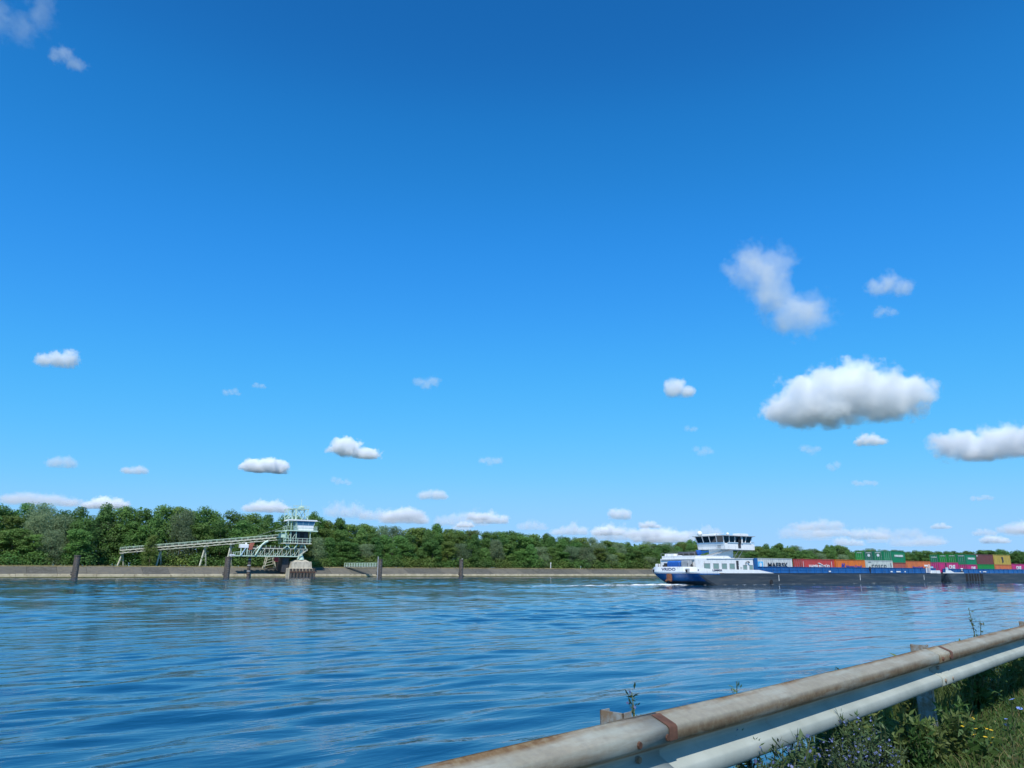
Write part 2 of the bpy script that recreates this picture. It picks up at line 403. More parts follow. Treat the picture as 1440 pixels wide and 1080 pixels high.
for (x0, x1) in xx:
    mb = MB(); j = hr.normal(0, 0.03); g = 0.035
    mb.prism([(0, 0)] * 3, 0, 0) if False else None
    vs = []
    for xk in (x0 + g, x1 - g):
        for (yy, zz) in ((305.5, 1.24 + j), (312.4, 3.86 + j), (312.4, 3.4), (305.5, 0.6)): vs.append((xk, yy, zz))
    mb.add(vs, [(0, 3, 2, 1), (4, 5, 6, 7), (0, 1, 5, 4), (1, 2, 6, 5), (2, 3, 7, 6), (3, 0, 4, 7)])
    mb.build('slab', mats_slab[int(hr.integers(0, 3))], bank)
mb = MB()
mb.add([(-300, 305.45, 0.6), (1500, 305.45, 0.6), (1500, 312.5, 3.30), (-300, 312.5, 3.30)], [(0, 1, 2, 3)])
mb.build('joint_bed', M['dark_steel'] if False else M['dull_green'], bank)
mb = MB()
for x0 in np.arange(-300, 1500, 12.0):
    j = hr.normal(0, 0.05); j2 = hr.normal(0, .04)
    mb.cbox(x0, x0 + 11.95, 304.4 + j, 305.55, -0.6, 1.30 + j2, 0.08)
mb.build('toe_beam', M['toe'], bank)
mb = MB(); mb.box(-300, 1500, 304.22, 304.7, -0.6, 0.40); mb.build('waterline_band', M['dull_green'], bank)  # dull green strip along the foot of the toe beam
mb = MB()
mb.add([(-400, 312.2, 3.84), (1600, 312.2, 3.84), (1600, 313.0, 4.12), (-400, 313.0, 4.12), (-400, 316.5, 4.16), (1600, 316.5, 4.16)], [(0, 1, 2, 3), (3, 2, 5, 4)])
mb.build('grass_crest', M['crest'], bank)
# rough dry grass on the crest
gr = np.random.default_rng(5); n = 9000
gx = gr.uniform(-20, 520, n); gy = gr.uniform(312.4, 315.5, n); h = gr.uniform(0.15, 0.55, n); w = 0.12
a = gr.uniform(0, math.pi, n); cx, cy_ = np.cos(a) * w, np.sin(a) * w
V = np.stack([np.stack([gx - cx, gy - cy_, np.full(n, 4.0)], -1), np.stack([gx + cx, gy + cy_, np.full(n, 4.0)], -1), np.stack([gx + gr.normal(0, .08, n), gy, 4.08 + h], -1)], 1).reshape(-1, 3)
M['drygrass'] = leafmat('dry_grass', (0.20, 0.175, 0.075), 0.3, 0.3, 0.02)
o = bpy.data.objects.new('grass', np_mesh('grass', V, np.arange(3 * n).reshape(-1, 3), M['drygrass'])); COL.objects.link(o)
tag(o, 'dry grass fringe along the crest of the far embankment', 'grass', kind='stuff')

# ------------------------------------------------------------------ trees
LM = {
    'broad': leafmat('broadleaf_dark', (0.105, 0.215, 0.052)),
    'mid': leafmat('broadleaf_mid', (0.135, 0.250, 0.060)),
    'willow': leafmat('willow_grey_green', (0.190, 0.270, 0.135), 0.25),
    'poplar': leafmat('poplar_green', (0.115, 0.230, 0.058)),
    'yellow': leafmat('yellow_green_leaf', (0.160, 0.240, 0.054)),
}
def crown_mesh(kind, seed, H=20.0, R=4.6, z0=0.8, nleaf=10500, leaf=0.44):
    r = np.random.default_rng(seed)
    nb = 74
    cz = z0 + (H - z0) * r.beta(1.1, 1.15, nb)
    t = (cz - z0) / (H - z0)
    if kind == 'poplar': prof = 0.85 * np.sqrt(np.clip(1 - (1.7 * np.abs(t - 0.42)) ** 2.2, 0.1, 1)) * (1.1 - 0.5 * t)
    elif kind == 'willow': prof = np.sqrt(np.clip(1 - (1.6 * (t - 0.42)) ** 2, 0.15, 1))
    else: prof = np.sqrt(np.clip(1 - (1.6 * (t - 0.42)) ** 2, 0.15, 1))
    ang = r.uniform(0, 2 * math.pi, nb); rad = R * prof * np.sqrt(r.uniform(0.15, 1, nb)) * 0.82
    bx, by = rad * np.cos(ang), rad * np.sin(ang)
    br = r.uniform(0.9, 2.1, nb) * (0.7 if kind == 'poplar' else 1.0)
    cz = np.minimum(cz, H - br * 0.8)
    wts = br ** 2; idx = r.choice(nb, nleaf, p=wts / wts.sum())
    d = r.normal(0, 1, (nleaf, 3)); d /= np.linalg.norm(d, axis=1)[:, None]
    rr = br[idx] * (0.55 + 0.55 * r.random(nleaf) ** 0.6)
    st = np.array([1, 1, 1.45 if kind in ('poplar', 'willow') else 0.85])
    P = np.stack([bx[idx], by[idx], cz[idx]], -1) + d * rr[:, None] * st
    # stray twig tips for an uneven outline
    P += r.normal(0, 0.12, P.shape)
    nrm = d * 1.0 + r.normal(0, 0.5, (nleaf, 3)) + np.array([0, 0, 0.6]); nrm /= np.linalg.norm(nrm, axis=1)[:, None]
    tv = np.cross(nrm, r.normal(0, 1, (nleaf, 3)));
    if kind == 'willow': tv = tv * 0.6 + np.array([0, 0, -0.9])
    if kind == 'poplar': tv = tv * 0.7 + np.array([0, 0, 0.8])
    tv /= np.linalg.norm(tv, axis=1)[:, None] + 1e-9
    bv = np.cross(nrm, tv); bv /= np.linalg.norm(bv, axis=1)[:, None] + 1e-9
    s = leaf * r.uniform(0.55, 1.25, nleaf)[:, None]; asp = 0.42 if kind == 'willow' else 0.62
    V = np.stack([P - tv * s * 0.6, P + bv * s * asp * 0.6, P + tv * s * 0.6, P - bv * s * asp * 0.6], 1)
    V = V.reshape(-1, 3); V[:, 2] = np.maximum(V[:, 2], 0.1)
    return np_mesh('crown' if H > 5 else 'foliage', V, np.arange(4 * nleaf).reshape(-1, 4), LM[kind])
def trunk_mesh(seed, H=20.0):
    r = random.Random(seed); mb = MB()
    pts = [(0, 0, -0.4), (0.1, 0.05, H * .15), (r.uniform(-.3, .3), r.uniform(-.3, .3), H * .4), (r.uniform(-.5, .5), r.uniform(-.5, .5), H * .75)]
    mb.path(pts, [0.36, 0.28, 0.2, 0.06], 7)
    for i in range(6):
        t = r.uniform(.2, .65); a = r.uniform(0, 6.28); L_ = r.uniform(2, 3.6)
        b = (0.1 * t, 0.05, H * t)
        mb.path([b, (b[0] + math.cos(a) * L_ * .5, b[1] + math.sin(a) * L_ * .5, b[2] + L_ * .55), (b[0] + math.cos(a) * L_, b[1] + math.sin(a) * L_, b[2] + L_ * 1.3)], [0.13, 0.08, 0.03], 5)
    return mb.mesh('trunk', M['bark'])
protos = {k: [(crown_mesh(k, 100 * i + 7 * len(k) + ord(k[0])), trunk_mesh(i + ord(k[0]))) for i in range(n)] for k, n in (('broad', 3), ('mid', 3), ('willow', 2), ('poplar', 3), ('yellow', 2))}
TREE_NAME = {'broad': 'broadleaf_tree', 'mid': 'ash_tree', 'willow': 'willow_tree', 'poplar': 'poplar_tree', 'yellow': 'acacia_tree'}
ROWTXT = {'a': 'at the wood edge', 'b': 'inside the wood', 'c': 'on the wooded skyline'}
def region(x, y):
    q = x * 310.0 / y
    for lim, txt in ((24, 'short of the pale-capped pile'), (44, 'past the pale-capped pile'), (72, 'behind the lower conveyor'), (98, 'behind the upper conveyor'), (116, 'behind the loading tower'), (146, 'behind the footbridge'), (176, 'between footbridge and gull pile'), (205, 'behind the gull pile'), (240, 'past the gull pile'), (275, 'behind the marker posts'), (320, 'behind the foam wake'), (350, 'behind the barge stern'), (410, 'behind the wheelhouse'), (450, 'behind the pale grey container'), (490, 'behind the red container'), (540, 'behind the orange container'), (600, 'behind the off-white container'), (680, 'behind the barge bow')):
        if q < lim: return txt
    return 'behind the lighter'
KTXT = {'broad': 'dark green round-crowned tree', 'mid': 'mid green bushy-crowned tree', 'willow': 'pale grey-green willow', 'poplar': 'narrow upright green poplar', 'yellow': 'yellowish green light-crowned tree'}
tr = random.Random(21)
def plant_tree(kind, x, y, z, height, width=None, row='b', label=None, group=None):
    crown, trunk = tr.choice(protos[kind])
    if label is None:
        reg = region(x, y); size = 'tall' if width and height / width > 1.75 else 'broad' if width and height / width < 1.35 else ''
        label = ' '.join(f"{size} {KTXT[kind]} {ROWTXT[row]} {reg}".split())
        group = f"{size} {TREE_NAME[kind].replace('_', ' ')}s {ROWTXT[row]} {reg}".strip()
    t = thing(TREE_NAME[kind], (x, y, z), label, 'tree', group)
    sz = height / 20.0; sx = width / 9.2 if width else sz * tr.uniform(0.85, 1.2)
    t.scale = (sx, sx, sz); t.rotation_euler = (0, 0, tr.uniform(0, 6.28))
    part('crown', crown, t); part('trunk', trunk, t)
    return t
prof = [(-60, 27), (4, 26.5), (17, 26.4), (26, 24.4), (38, 26), (50, 27.3), (76, 27.6), (88, 26.6), (100, 26.0), (121, 26.0), (138, 23.6), (160, 22.3), (172, 22.6), (184, 24.4), (196, 22.6), (215, 23.0), (232, 22.6), (262, 20.6), (290, 19.4), (315, 18.6), (340, 19.0), (368, 23.2), (386, 20), (418, 18.4), (441, 22.4), (473, 19), (490, 18.4), (503, 21.2), (517, 22.6), (525, 19), (563, 19.4), (640, 20), (700, 20.4), (760, 23.2), (830, 23.2), (1000, 24)]
PX = np.array([p[0] for p in prof]); PZ = np.array([p[1] for p in prof])
def need(x, y): return CAM_H + (np.interp(x * 320.0 / y, PX, PZ) - CAM_H) * y / 320.0 - CZ
def conv_y(x): return 332 - (x - 46.3) * 25 / 54.7
def pick(w): return tr.choices(list(w), weights=list(w.values()))[0]
def in_gap(x, y): return 36 < x < 116 and y < max(conv_y(x), 311) + 6.0
x = -12.0
while x < 560:
    y = 319 + tr.uniform(-1.5, 2)
    if not in_gap(x, y):
        left = x < 260
        k = pick({'broad': .18, 'mid': .25, 'willow': .3, 'poplar': .12, 'yellow': .15})
        h = need(x, y) * tr.uniform(.45, .72)
        plant_tree(k, x, y, CZ, h, tr.uniform(8.5, 12), 'a')
    x += tr.uniform(5.5, 8.5) if x < 330 else tr.uniform(8, 11)
x = -14.0
while x < 640:
    y = 328 + tr.uniform(-3, 3)
    if in_gap(x, y): y = max(conv_y(x), 311) + 6.5 + tr.uniform(0, 3)
    k = pick({'broad': .32, 'mid': .28, 'willow': .16, 'poplar': .14, 'yellow': .10}) if x < 130 else pick({'broad': .15, 'mid': .3, 'willow': .15, 'poplar': .32, 'yellow': .08})
    plant_tree(k, x, y, CZ, need(x, y) * tr.uniform(.72, .92), tr.uniform(9.5, 13), 'b')
    x += tr.uniform(6, 9) if x < 330 else tr.uniform(9, 12)
x = -16.0
while x < 900:
    y = 340 + tr.uniform(-3, 4)
    k = pick({'broad': .5, 'mid': .3, 'willow': .04, 'poplar': .08, 'yellow': .08}) if x < 130 else pick({'broad': .2, 'mid': .25, 'willow': .1, 'poplar': .25, 'yellow': .2})
    if x > 600: k = 'broad' if tr.random() < .75 else 'mid'
    plant_tree(k, x, y, CZ, need(x, y) * tr.uniform(.93, 1.02), tr.uniform(10, 14), 'c')
    x += tr.uniform(6, 8.5) if x < 400 else tr.uniform(7.5, 10.5)
plant_tree('yellow', 55.2, 321.0, CZ, 11.8, 5.6, label='small yellowish tree standing in front of the conveyor bridge', group='small tree before the conveyor')
plant_tree('poplar', 122.5, 330, CZ, 23.5, 9.0, label='dark tree top rising just beside the loading tower', group='tree beside the tower')
# depth of the wood behind the rows one can tell apart
fr_ = np.random.default_rng(77); nM = 60000
mx_ = fr_.uniform(-25, 1150, nM); my_ = fr_.uniform(347, 366, nM)
top_ = CAM_H + (np.interp(mx_ * 320.0 / my_, PX, PZ) - CAM_H) * my_ / 320.0
bump_ = 0.84 + 0.06 * np.sin(mx_ * .55 + my_ * .3) + 0.05 * np.sin(mx_ * .23 + 1.7) + .03 * np.sin(mx_ * 1.3)
mz_ = CZ + (top_ * bump_ - CZ) * fr_.beta(1.6, 1.0, nM)
Pm = np.stack([mx_, my_, mz_], -1); dm = fr_.normal(0, 1, (nM, 3)) + np.array([0, -.5, .6]); dm /= np.linalg.norm(dm, axis=1)[:, None]
tm = np.cross(dm, fr_.normal(0, 1, (nM, 3))); tm /= np.linalg.norm(tm, axis=1)[:, None]; bm_ = np.cross(dm, tm); sm = fr_.uniform(.5, 1.1, nM)[:, None]
Vm = np.stack([Pm - tm * sm, Pm + bm_ * sm * .7, Pm + tm * sm, Pm - bm_ * sm * .7], 1).reshape(-1, 3)
o = bpy.data.objects.new('woodland', np_mesh('woodland', Vm, np.arange(4 * nM).reshape(-1, 4), LM['broad'])); COL.objects.link(o)
tag(o, 'dense green depth of the wood behind the front trees', 'woodland', kind='stuff')
# undergrowth shrubs along the crest
def shrub_mesh(kind, seed):
    return crown_mesh(kind, seed, H=3.2, R=2.0, z0=0.2, nleaf=900, leaf=0.34)
sh_p = [shrub_mesh('mid', 501), shrub_mesh('broad', 502), shrub_mesh('yellow', 503)]
stem = MB()
for a in range(5): stem.path([(0, 0, -.1), (math.cos(a * 1.3) * .3, math.sin(a * 1.3) * .3, .8), (math.cos(a * 1.3) * .9, math.sin(a * 1.3) * .9, 2.0)], [.06, .04, .015], 5)
stem_me = stem.mesh('stems', M['bark'])
x = -14.0
while x < 430:
    y = 316.4 + tr.uniform(-.6, 1.2)
    if in_gap(x, y - 5): y = max(conv_y(x), 311) + 3.2 + tr.uniform(0, 2)
    k = tr.randrange(3)
    t = thing('shrub', (x, y, CZ), ['mid green leafy shrub', 'dark green leafy shrub', 'yellowish green leafy shrub'][k] + ' at the foot of the wood ' + region(x, y), 'shrub', ['mid green shrubs', 'dark green shrubs', 'yellowish shrubs'][k] + ' on the crest ' + region(x, y))
    s = tr.uniform(.8, 1.7); t.scale = (s * 1.15, s * 1.15, s); t.rotation_euler = (0, 0, tr.uniform(0, 6.28))
    part('foliage', sh_p[k], t); part('stems', stem_me, t)
    x += tr.uniform(3.5, 6.0)
# ------------------------------------------------------------------ motor barge
Y0, Y1 = 102.0, 113.4; YC = (Y0 + Y1) / 2
XS, XB = 113.6, 211.2
def hull_outline(z, stern=True, bow=True, xs=XS, xb=XB, hw=(Y1 - Y0) / 2, rake=1.0):
    """closed plan outline at height z (near side from stern to bow, then back on the far side)"""
    t = max(0.0, min(1.0, (2.6 - z) / 3.1))
    back = xs + rake * (0.15 * t + 4.6 * t ** 1.7)
    rc = 2.6 + 2.0 * t
    w = hw - 0.06 * max(0, z - 2.6) - 0.10 * t
    tb = max(0.0, min(1.0, (2.8 - z) / 3.3)); front = xb - 0.5 * tb ** 1.5; rb = 0.5 + 0.4 * tb
    near = []
    for i in range(7):                                   # rounded near stern corner, from the centreline
        a = math.pi / 2 * i / 6
        near.append((back + rc - rc * math.cos(a) , -(w - rc) - rc * math.sin(a)))
    mid = [(back + (w - rc) * 0 - 0.35 * (1 - (k / 3.0) ** 2) * 0 , -(w - rc) * k / 3.0) for k in range(0, 3)]
    near = mid + near
    for k in range(1, 17): near.append((back + rc + (front - rb - back - rc) * k / 17.0, -w))
    for i in range(6):
        a = math.pi / 2 * i / 5
        near.append((front - rb + rb * math.sin(a), -w + rb - rb * math.cos(a)))
    near.append((front, 0.0))
    return near
def hull_levels(levels, test, name, mat, parent, yc, **kw):
    rows = [hull_outline(z, **kw) for z in levels]; mb = MB(); n = len(rows[0])
    for r in range(len(levels) - 1):
        for i in range(n - 1):
            q = [(rows[r][i], levels[r]), (rows[r][i + 1], levels[r]), (rows[r + 1][i + 1], levels[r + 1]), (rows[r + 1][i], levels[r + 1])]
            cx_ = sum(p[0][0] for p in q) / 4; cz_ = sum(p[1] for p in q) / 4; side = i >= 8
            if not test(cx_, cz_, side): continue
            vs = [(p[0][0], yc + p[0][1], p[1]) for p in q]
            mb.add(vs, [(0, 1, 2, 3)]); mb.add([(a, 2 * yc - b, c) for a, b, c in vs], [(3, 2, 1, 0)])
    return mb.build(name, mat, parent)
ship = thing('container_barge', (XS, YC, 0), 'long blue and black river container barge with white deckhouse and raised wheelhouse', 'barge')
levels = [-0.5, 0.1, 0.5, 0.8, 1.1, 1.4, 1.7, 1.9, 2.05, 2.15, 2.28]
def is_blue(x, z, side): return (not side and z > 0.75) or (side and z > 1.95 + 0.033 * (x - 115) and x < 125)
hull = hull_levels(levels, lambda x, z, s: not is_blue(x, z, s), 'hull', M['black_hull'], ship, YC)
hull_levels(levels, is_blue, 'stern_counter', M['blue'], ship, YC)
hull_levels([2.28, 2.6], lambda x, z, s: x < 124, 'stern_band', M['white'], ship, YC)
hull_levels([2.283, 2.345], lambda x, z, s: x >= 124, 'sheer_strake', M['black_hull'], ship, YC)
# deck
out = hull_outline(2.5); mb = MB()
poly = [(x, YC + y, 2.33) for x, y in out] + [(x, YC - y, 2.33) for x, y in out[::-1]]
mb.add(poly, [tuple(range(len(poly)))]); mb.build('deck', M['grey_steel'], ship)
# white bulwark round the stern, sloping away along the side deck
out = hull_outline(2.6); mb = MB(); th = 0.10
pts = [p for p in out if p[0] < 136]
pts = [(out[0][0], 0.0)] + pts[1:]
def bul_top(x): return 3.55 - 0.42 * min(1, max(0, (x - 114.5) / 5)) - 0.12 * max(0, min(1, (x - 120) / 12))
dense = []
for a, b in zip(pts[:-1], pts[1:]):
    for k in range(3): dense.append((a[0] + (b[0] - a[0]) * k / 3, a[1] + (b[1] - a[1]) * k / 3))
dense += [(134.6, pts[-1][1]), (139.4, pts[-1][1])]
for sgn in (1, -1):
    vs = []; fs = []
    for (x, y) in dense:
        zt = bul_top(x) if x < 135 else 2.37
        zlo = 2.58 if x < 123.6 else 2.34
        ins = 0.12 * max(0.0, zt - 2.58)
        yy = y + ins if y < -1 else y
        vs += [(x + (ins if x < 116 else 0), YC + sgn * yy, zt), (x, YC + sgn * y, zlo), (x + (ins + th if x < 116 else 0), YC + sgn * (yy + th if y < -1 else yy), zt)]
    for i in range(len(dense) - 1):
        b = 3 * i; fs += [(b + 1, b + 4, b + 3, b), (b, b + 3, b + 5, b + 2), (b + 2, b + 5, b + 4, b + 1)]
    mb.add(vs, fs)
mb.build('bulwark', M['white'], ship)
# stern mooring pipes, anchor, rudder post, name
for yy, xo in ((YC - 4.3, .95), (YC + 4.3, .95)):
    mb = MB(); mb.cbox(XS + xo - .62, XS + xo + .4, yy - .55, yy + .55, 2.42, 3.25, .1); fr = mb.build('mooring_pipe', M['grey_steel'], ship)
    mb = MB(); mb.box(XS + xo - .66, XS + xo - .5, yy - .33, yy + .33, 2.5, 3.02); mb.build('opening', M['rubber'], fr)
mb = MB(); mb.cbox(XS - .06, XS + .35, YC - .62, YC + .62, .95, 2.2, .08); a_ = mb.build('anchor_pocket', M['rust'], ship)
mb = MB(); mb.bar((XS - .12, YC, 2.2), (XS - .02, YC, 1.0), .22); mb.bar((XS - .1, YC - .75, .85), (XS - .1, YC, 1.15), .3); mb.bar((XS - .1, YC + .75, .85), (XS - .1, YC, 1.15), .3); mb.build('anchor', M['rust'], a_)
mb = MB(); mb.box(XS + 1.6, XS + 2.1, Y1 - 4.2, Y1 - 3.9, -.4, .9); mb.build('rudder_post', M['dark_steel'], ship)
def lettering(s, size, mat, parent, loc, face='near', bold=0.02, sx=1.0, shear=0.0):
    me = text_mesh(s, size, mat, bold, 0.012, shear)
    ob = bpy.data.objects.new('lettering', me); COL.objects.link(ob); ob.parent = parent
    ob.location = Vector(loc) - origin(parent)
    ob.rotation_euler = (math.pi / 2, 0, 0) if face == 'near' else (math.pi / 2, 0, -math.pi / 2)
    ob.scale = (sx, 1, 1); return ob
lettering('VRIDO', 0.80, M['navy'], ship, (XS + 0.03, YC, 3.02), 'stern', .015, 1.55)
lettering('LEMMER', 0.50, M['navy'], ship, (121.4, Y0 - .03, 2.90), 'near', .008, 1.6)
lettering('N', 0.45, M['navy'], ship, (115.9, Y0 - .0, 2.95), 'near', .008)
# hull weld marks / draught marks
for xm, zt in ((141.0, 2.0), (172.0, 2.1), (201.5, 1.95)):
    mb = MB(); mb.box(xm, xm + .14, Y0 + .015, Y0 + .3, .75, zt); mb.build('draught_mark', M['mark'], ship)
mb = MB(); mb.tube((138.4, Y0 - .02, .55), (138.4, Y0 + .05, .55), .5, .5, 12); mb.build('fender', M['rubber'], ship)
# coaming (blue hold side) with stiffeners, hold floor
for yy, nm in ((Y0 + .72, 0), (Y1 - .72, 1)):
    mb = MB(); mb.box(135.0, 209.4, yy - .05, yy + .05, 2.36, 3.62); co = mb.build('coaming', M['blue'], ship)
    if nm == 0:
        mb = MB(); mb.box(134.9, 209.5, yy - .16, yy + .1, 3.621, 3.70); mb.build('coaming_rail', M['blue'], co)
        mb = MB(); mb.box(135.0, 209.4, yy - .09, yy - .05, 2.94, 3.02); mb.build('stringer', M['blue'], co)
        for xx_ in np.arange(136.5, 209, 3.1):
            mb = MB(); mb.box(xx_, xx_ + .12, yy - .2, yy - .05, 2.36, 3.6); mb.build('stiffener', M['blue'], co)
for x0 in (209.2,):
    mb = MB(); mb.box(x0, x0 + .2, Y0 + .8, Y1 - .8, 2.36, 3.6); mb.build('hold_end', M['blue'], ship)
mb = MB(); mb.box(134.2, 135.1, Y0 + .62, Y1 - .62, 2.36, 5.42); mb.build('hold_bulkhead', M['blue'], ship)
mb = MB(); mb.box(135.2, 209.1, Y0 + .85, Y1 - .85, 2.0, 2.80); mb.build('hold_floor', M['dark_steel'], ship)
for xa, wd in ((186.6, .9), (189.3, 2.0), (160.3, .8), (193.2, .5)):
    mb = MB(); mb.box(xa, xa + wd, Y0 + .46, Y0 + .5, 2.62, 2.90); mb.build('name_board', M['mark'], ship)
# gunwale pipe rail along the side deck
mb = MB(); mb.box(139.5, 208.5, Y0 - .05, Y0 + .10, 2.335, 2.385); mb.build('rubbing_strake', M['dark_steel'], ship)
# deckhouse
HX0, HX1, HY0, HY1 = 116.4, 134.0, Y0 + .95, Y1 - .95
mb = MB(); mb.prism([(HX0, 2.36), (HX1, 2.36), (HX1, 5.28), (HX0, 5.18)], HY0, HY1); house = mb.build('deckhouse', M['white'], ship)
mb = MB(); mb.prism([(HX0 + .1, 5.185), (HX1 - 6.2, 5.24), (HX1 - 7.4, 5.80), (HX0 + .1, 5.72)], HY0 + .35, HY1 - .35); mb.build('upper_house', M['white'], house)
mb = MB(); mb.box(HX1 - 6.0, HX1 + .1, HY0 - .12, HY1 + .12, 5.262, 5.36); mb.build('roof_edge', M['white'], house)
mb = MB(); mb.bar((119.5, HY0 - .06, 5.13), (130.2, HY0 - .06, 5.25), .08); mb.build('handrail', M['grey_steel'], house)
for (a, b, z0, z1) in ((118.75, 120.4, 3.24, 4.18), (121.5, 123.05, 3.22, 4.18), (124.1, 125.5, 3.22, 4.18), (126.5, 127.95, 3.26, 4.20), (130.75, 131.85, 3.16, 3.92), (132.75, 133.75, 3.16, 3.92)):
    mb = MB()
    for q in ((a - .1, b + .1, z1, z1 + .1), (a - .1, b + .1, z0 - .1, z0), (a - .1, a, z0, z1), (b, b + .1, z0, z1)): mb.box(q[0], q[1], HY0 - .045, HY0 + .05, q[2], q[3])
    w_ = mb.build('window', M['grey_steel'], house)
    mb = MB(); mb.box(a, b, HY0 - .02, HY0 + .02, z0, z1); mb.build('pane', M['portglass'], w_)
mb = MB(); mb.box(128.55, 129.3, HY0 - .03, HY0 + .05, 3.0, 4.85); dr = mb.build('door', M['dark_steel'], house)
mb = MB(); mb.box(129.1, 129.2, HY0 - .08, HY0 - .03, 3.8, 3.95); mb.build('handle', M['grey_steel'], dr)
for xv in (129.75, 130.1): 
    mb = MB(); mb.box(xv, xv + .2, HY0 - .05, HY0 + .04, 3.2, 3.6); mb.build('vent', M['grey_steel'], house)
mb = MB(); mb.path([(131.6, HY0 - .1, 3.9), (131.4, HY0 - .15, 4.5), (132.0, HY0 - .15, 4.75)], [.05, .05, .05], 6); mb.tube((132.1, HY0 - .25, 4.68), (132.45, HY0 - .25, 4.55), .13, .16, 8); mb.build('deck_lamp', M['dark_steel'], house)
# aft wall window and equipment on the aft deck
for ya, yb in ((HY1 - 2.4, HY1 - 1.0), (HY0 + 1.0, HY0 + 2.0)):
    mb = MB(); mb.box(HX0 - .06, HX0 + .04, ya, yb, 3.55, 4.35); w_ = mb.build('window', M['grey_steel'], house)
    mb = MB(); mb.box(HX0 - .08, HX0 - .055, ya + .1, yb - .1, 3.62, 4.28); mb.build('pane', M['darkglass'], w_)
for ya, yb, z0, z1 in ((YC - 3.9, YC - 3.0, 2.6, 4.6), (YC + .2, YC + 1.3, 3.4, 4.6)):
    mb = MB(); mb.box(HX0 - .05, HX0 + .04, ya, yb, z0, z1); mb.build('doorway', M['dark_steel'], house)
mb = MB(); mb.bar((HX0 - .1, HY0 + .3, 4.95), (HX0 - .1, HY1 - .3, 4.95), .12, .16); mb.build('aft_ledge', M['grey_steel'], house)
for yk in (YC - 4.4, YC - 2.1, YC + 1.9, YC + 3.4):
    mb = MB(); mb.bar((114.4, yk, 2.4), (114.4, yk, 4.25), .07); mb.build('stanchion', M['dark_steel'], ship)
mb = MB(); mb.cbox(114.7, 116.0, YC - 1.9, YC + 1.5, 2.37, 4.70, .25); mb.build('covered_winch', M['tarp'], ship)
mb = MB(); mb.cbox(114.8, 116.0, YC - 4.2, YC - 2.3, 2.37, 4.75, .1); mb.build('deck_locker', M['grey_steel'], ship)
mb = MB(); mb.tube((115.2, YC - 4.7, 2.37), (115.2, YC - 4.7, 4.1), .16, .16, 8); mb.tube((115.2, YC - 4.7, 3.6), (115.2, YC - 4.7, 3.8), .3, .3, 8); mb.build('bollard', M['dark_steel'], ship)
mb = MB(); mb.tube((115.1, YC + 2.4, 2.37), (115.1, YC + 2.4, 3.9), .4, .4, 10); mb.build('bollard', M['dark_steel'], ship)
mb = MB(); mb.cbox(114.5, 115.2, Y1 - 2.1, Y1 - 1.2, 2.37, 4.15, .08); mb.build('vent_trunk', M['mark'], ship)
# rail round the aft roof
mb = MB()
for k in range(7): yk = HY0 + .2 + k * (HY1 - HY0 - .4) / 6; mb.bar((HX0 + .05, yk, 5.7), (HX0 + .05, yk, 6.25), .05)
mb.bar((HX0 + .05, HY0 + .2, 6.25), (HX0 + .05, HY1 - .2, 6.25), .05); mb.build('roof_railing', M['grey_steel'], ship)
mb = MB(); mb.cbox(117.0, 119.4, YC + 1.4, HY1 - .6, 5.73, 6.15, .08); mb.build('life_raft_box', M['white'], ship)
# dark covered dinghy on the aft roof
mb = MB()
hullp = []
for k in range(9):
    t = k / 8; w_ = .95 * math.sin(math.pi * (.12 + .80 * t)) ** .6; z_ = .15 * (2 * t - 1) ** 2
    yk = YC - 3.6 + 4.6 * t
    hullp.append([(117.9 - w_, yk, 6.1 + z_), (117.9 - .6 * w_, yk, 5.78 + z_), (117.9 + .6 * w_, yk, 5.78 + z_), (117.9 + w_, yk, 6.1 + z_), (117.9 + .45 * w_, yk, 6.38 + z_ * .7), (117.9, yk, 6.52 + z_ * .5), (117.9 - .45 * w_, yk, 6.38 + z_ * .7)])
vs = [p for r_ in hullp for p in r_]; fs = [tuple(range(7)), tuple(range(len(vs) - 1, len(vs) - 8, -1))]
for k in range(8):
    for i in range(7): j = (i + 1) % 7; fs.append((k * 7 + i, k * 7 + 7 + i, k * 7 + 7 + j, k * 7 + j))
mb.add(vs, fs); mb.build('covered_dinghy', M['dark_steel'], ship, smooth=True)
# folded blue deck crane
mb = MB(); mb.tube((118.6, HY0 + 1.1, 5.7), (118.6, HY0 + 1.1, 6.35), .34, .3, 10); mb.cbox(118.1, 119.1, HY0 + .7, HY0 + 1.5, 6.1, 6.8, .1); cr = mb.build('deck_crane', M['tarp'], ship)
mb = MB(); mb.bar((118.8, HY0 + 1.1, 6.5), (121.3, HY0 + .9, 6.6), .3, .35); mb.bar((118.8, HY0 + .95, 6.0), (120.8, HY0 + .9, 6.5), .16); mb.build('jib', M['blue'], cr)
# wheelhouse on its lifting column
WX0, WX1, WY0, WY1 = 126.6, 135.2, 104.1, 111.4
mb = MB(); mb.box(127.9, 131.6, 106.0, 109.4, 5.2, 7.25); lc = mb.build('lifting_column', M['paleblue'], ship)
for (p, q) in (((123.0, 105.4, 5.75), (130.4, 105.4, 7.15)), ((123.0, 106.4, 5.75), (130.4, 106.4, 7.15))):
    mb = MB(); mb.bar(p, q, .1, .2); mb.bar((p[0], p[1], p[2] + .75), (q[0], q[1], q[2] + .6), .06); mb.build('stair_stringer', M['grey_steel'], lc)
for k in range(9):
    t = (k + .5) / 9; mb = MB(); mb.box(123 + 7.4 * t - .12, 123 + 7.4 * t + .12, 105.42, 106.38, 5.74 + 1.4 * t, 5.79 + 1.4 * t); mb.build('stair_tread', M['grey_steel'], lc)
for xk in (132.6, 134.0): mb = MB(); mb.bar((xk - 2.0, 105.2, 5.3), (xk, 105.2, 7.2), .09); mb.build('brace', M['grey_steel'], lc)
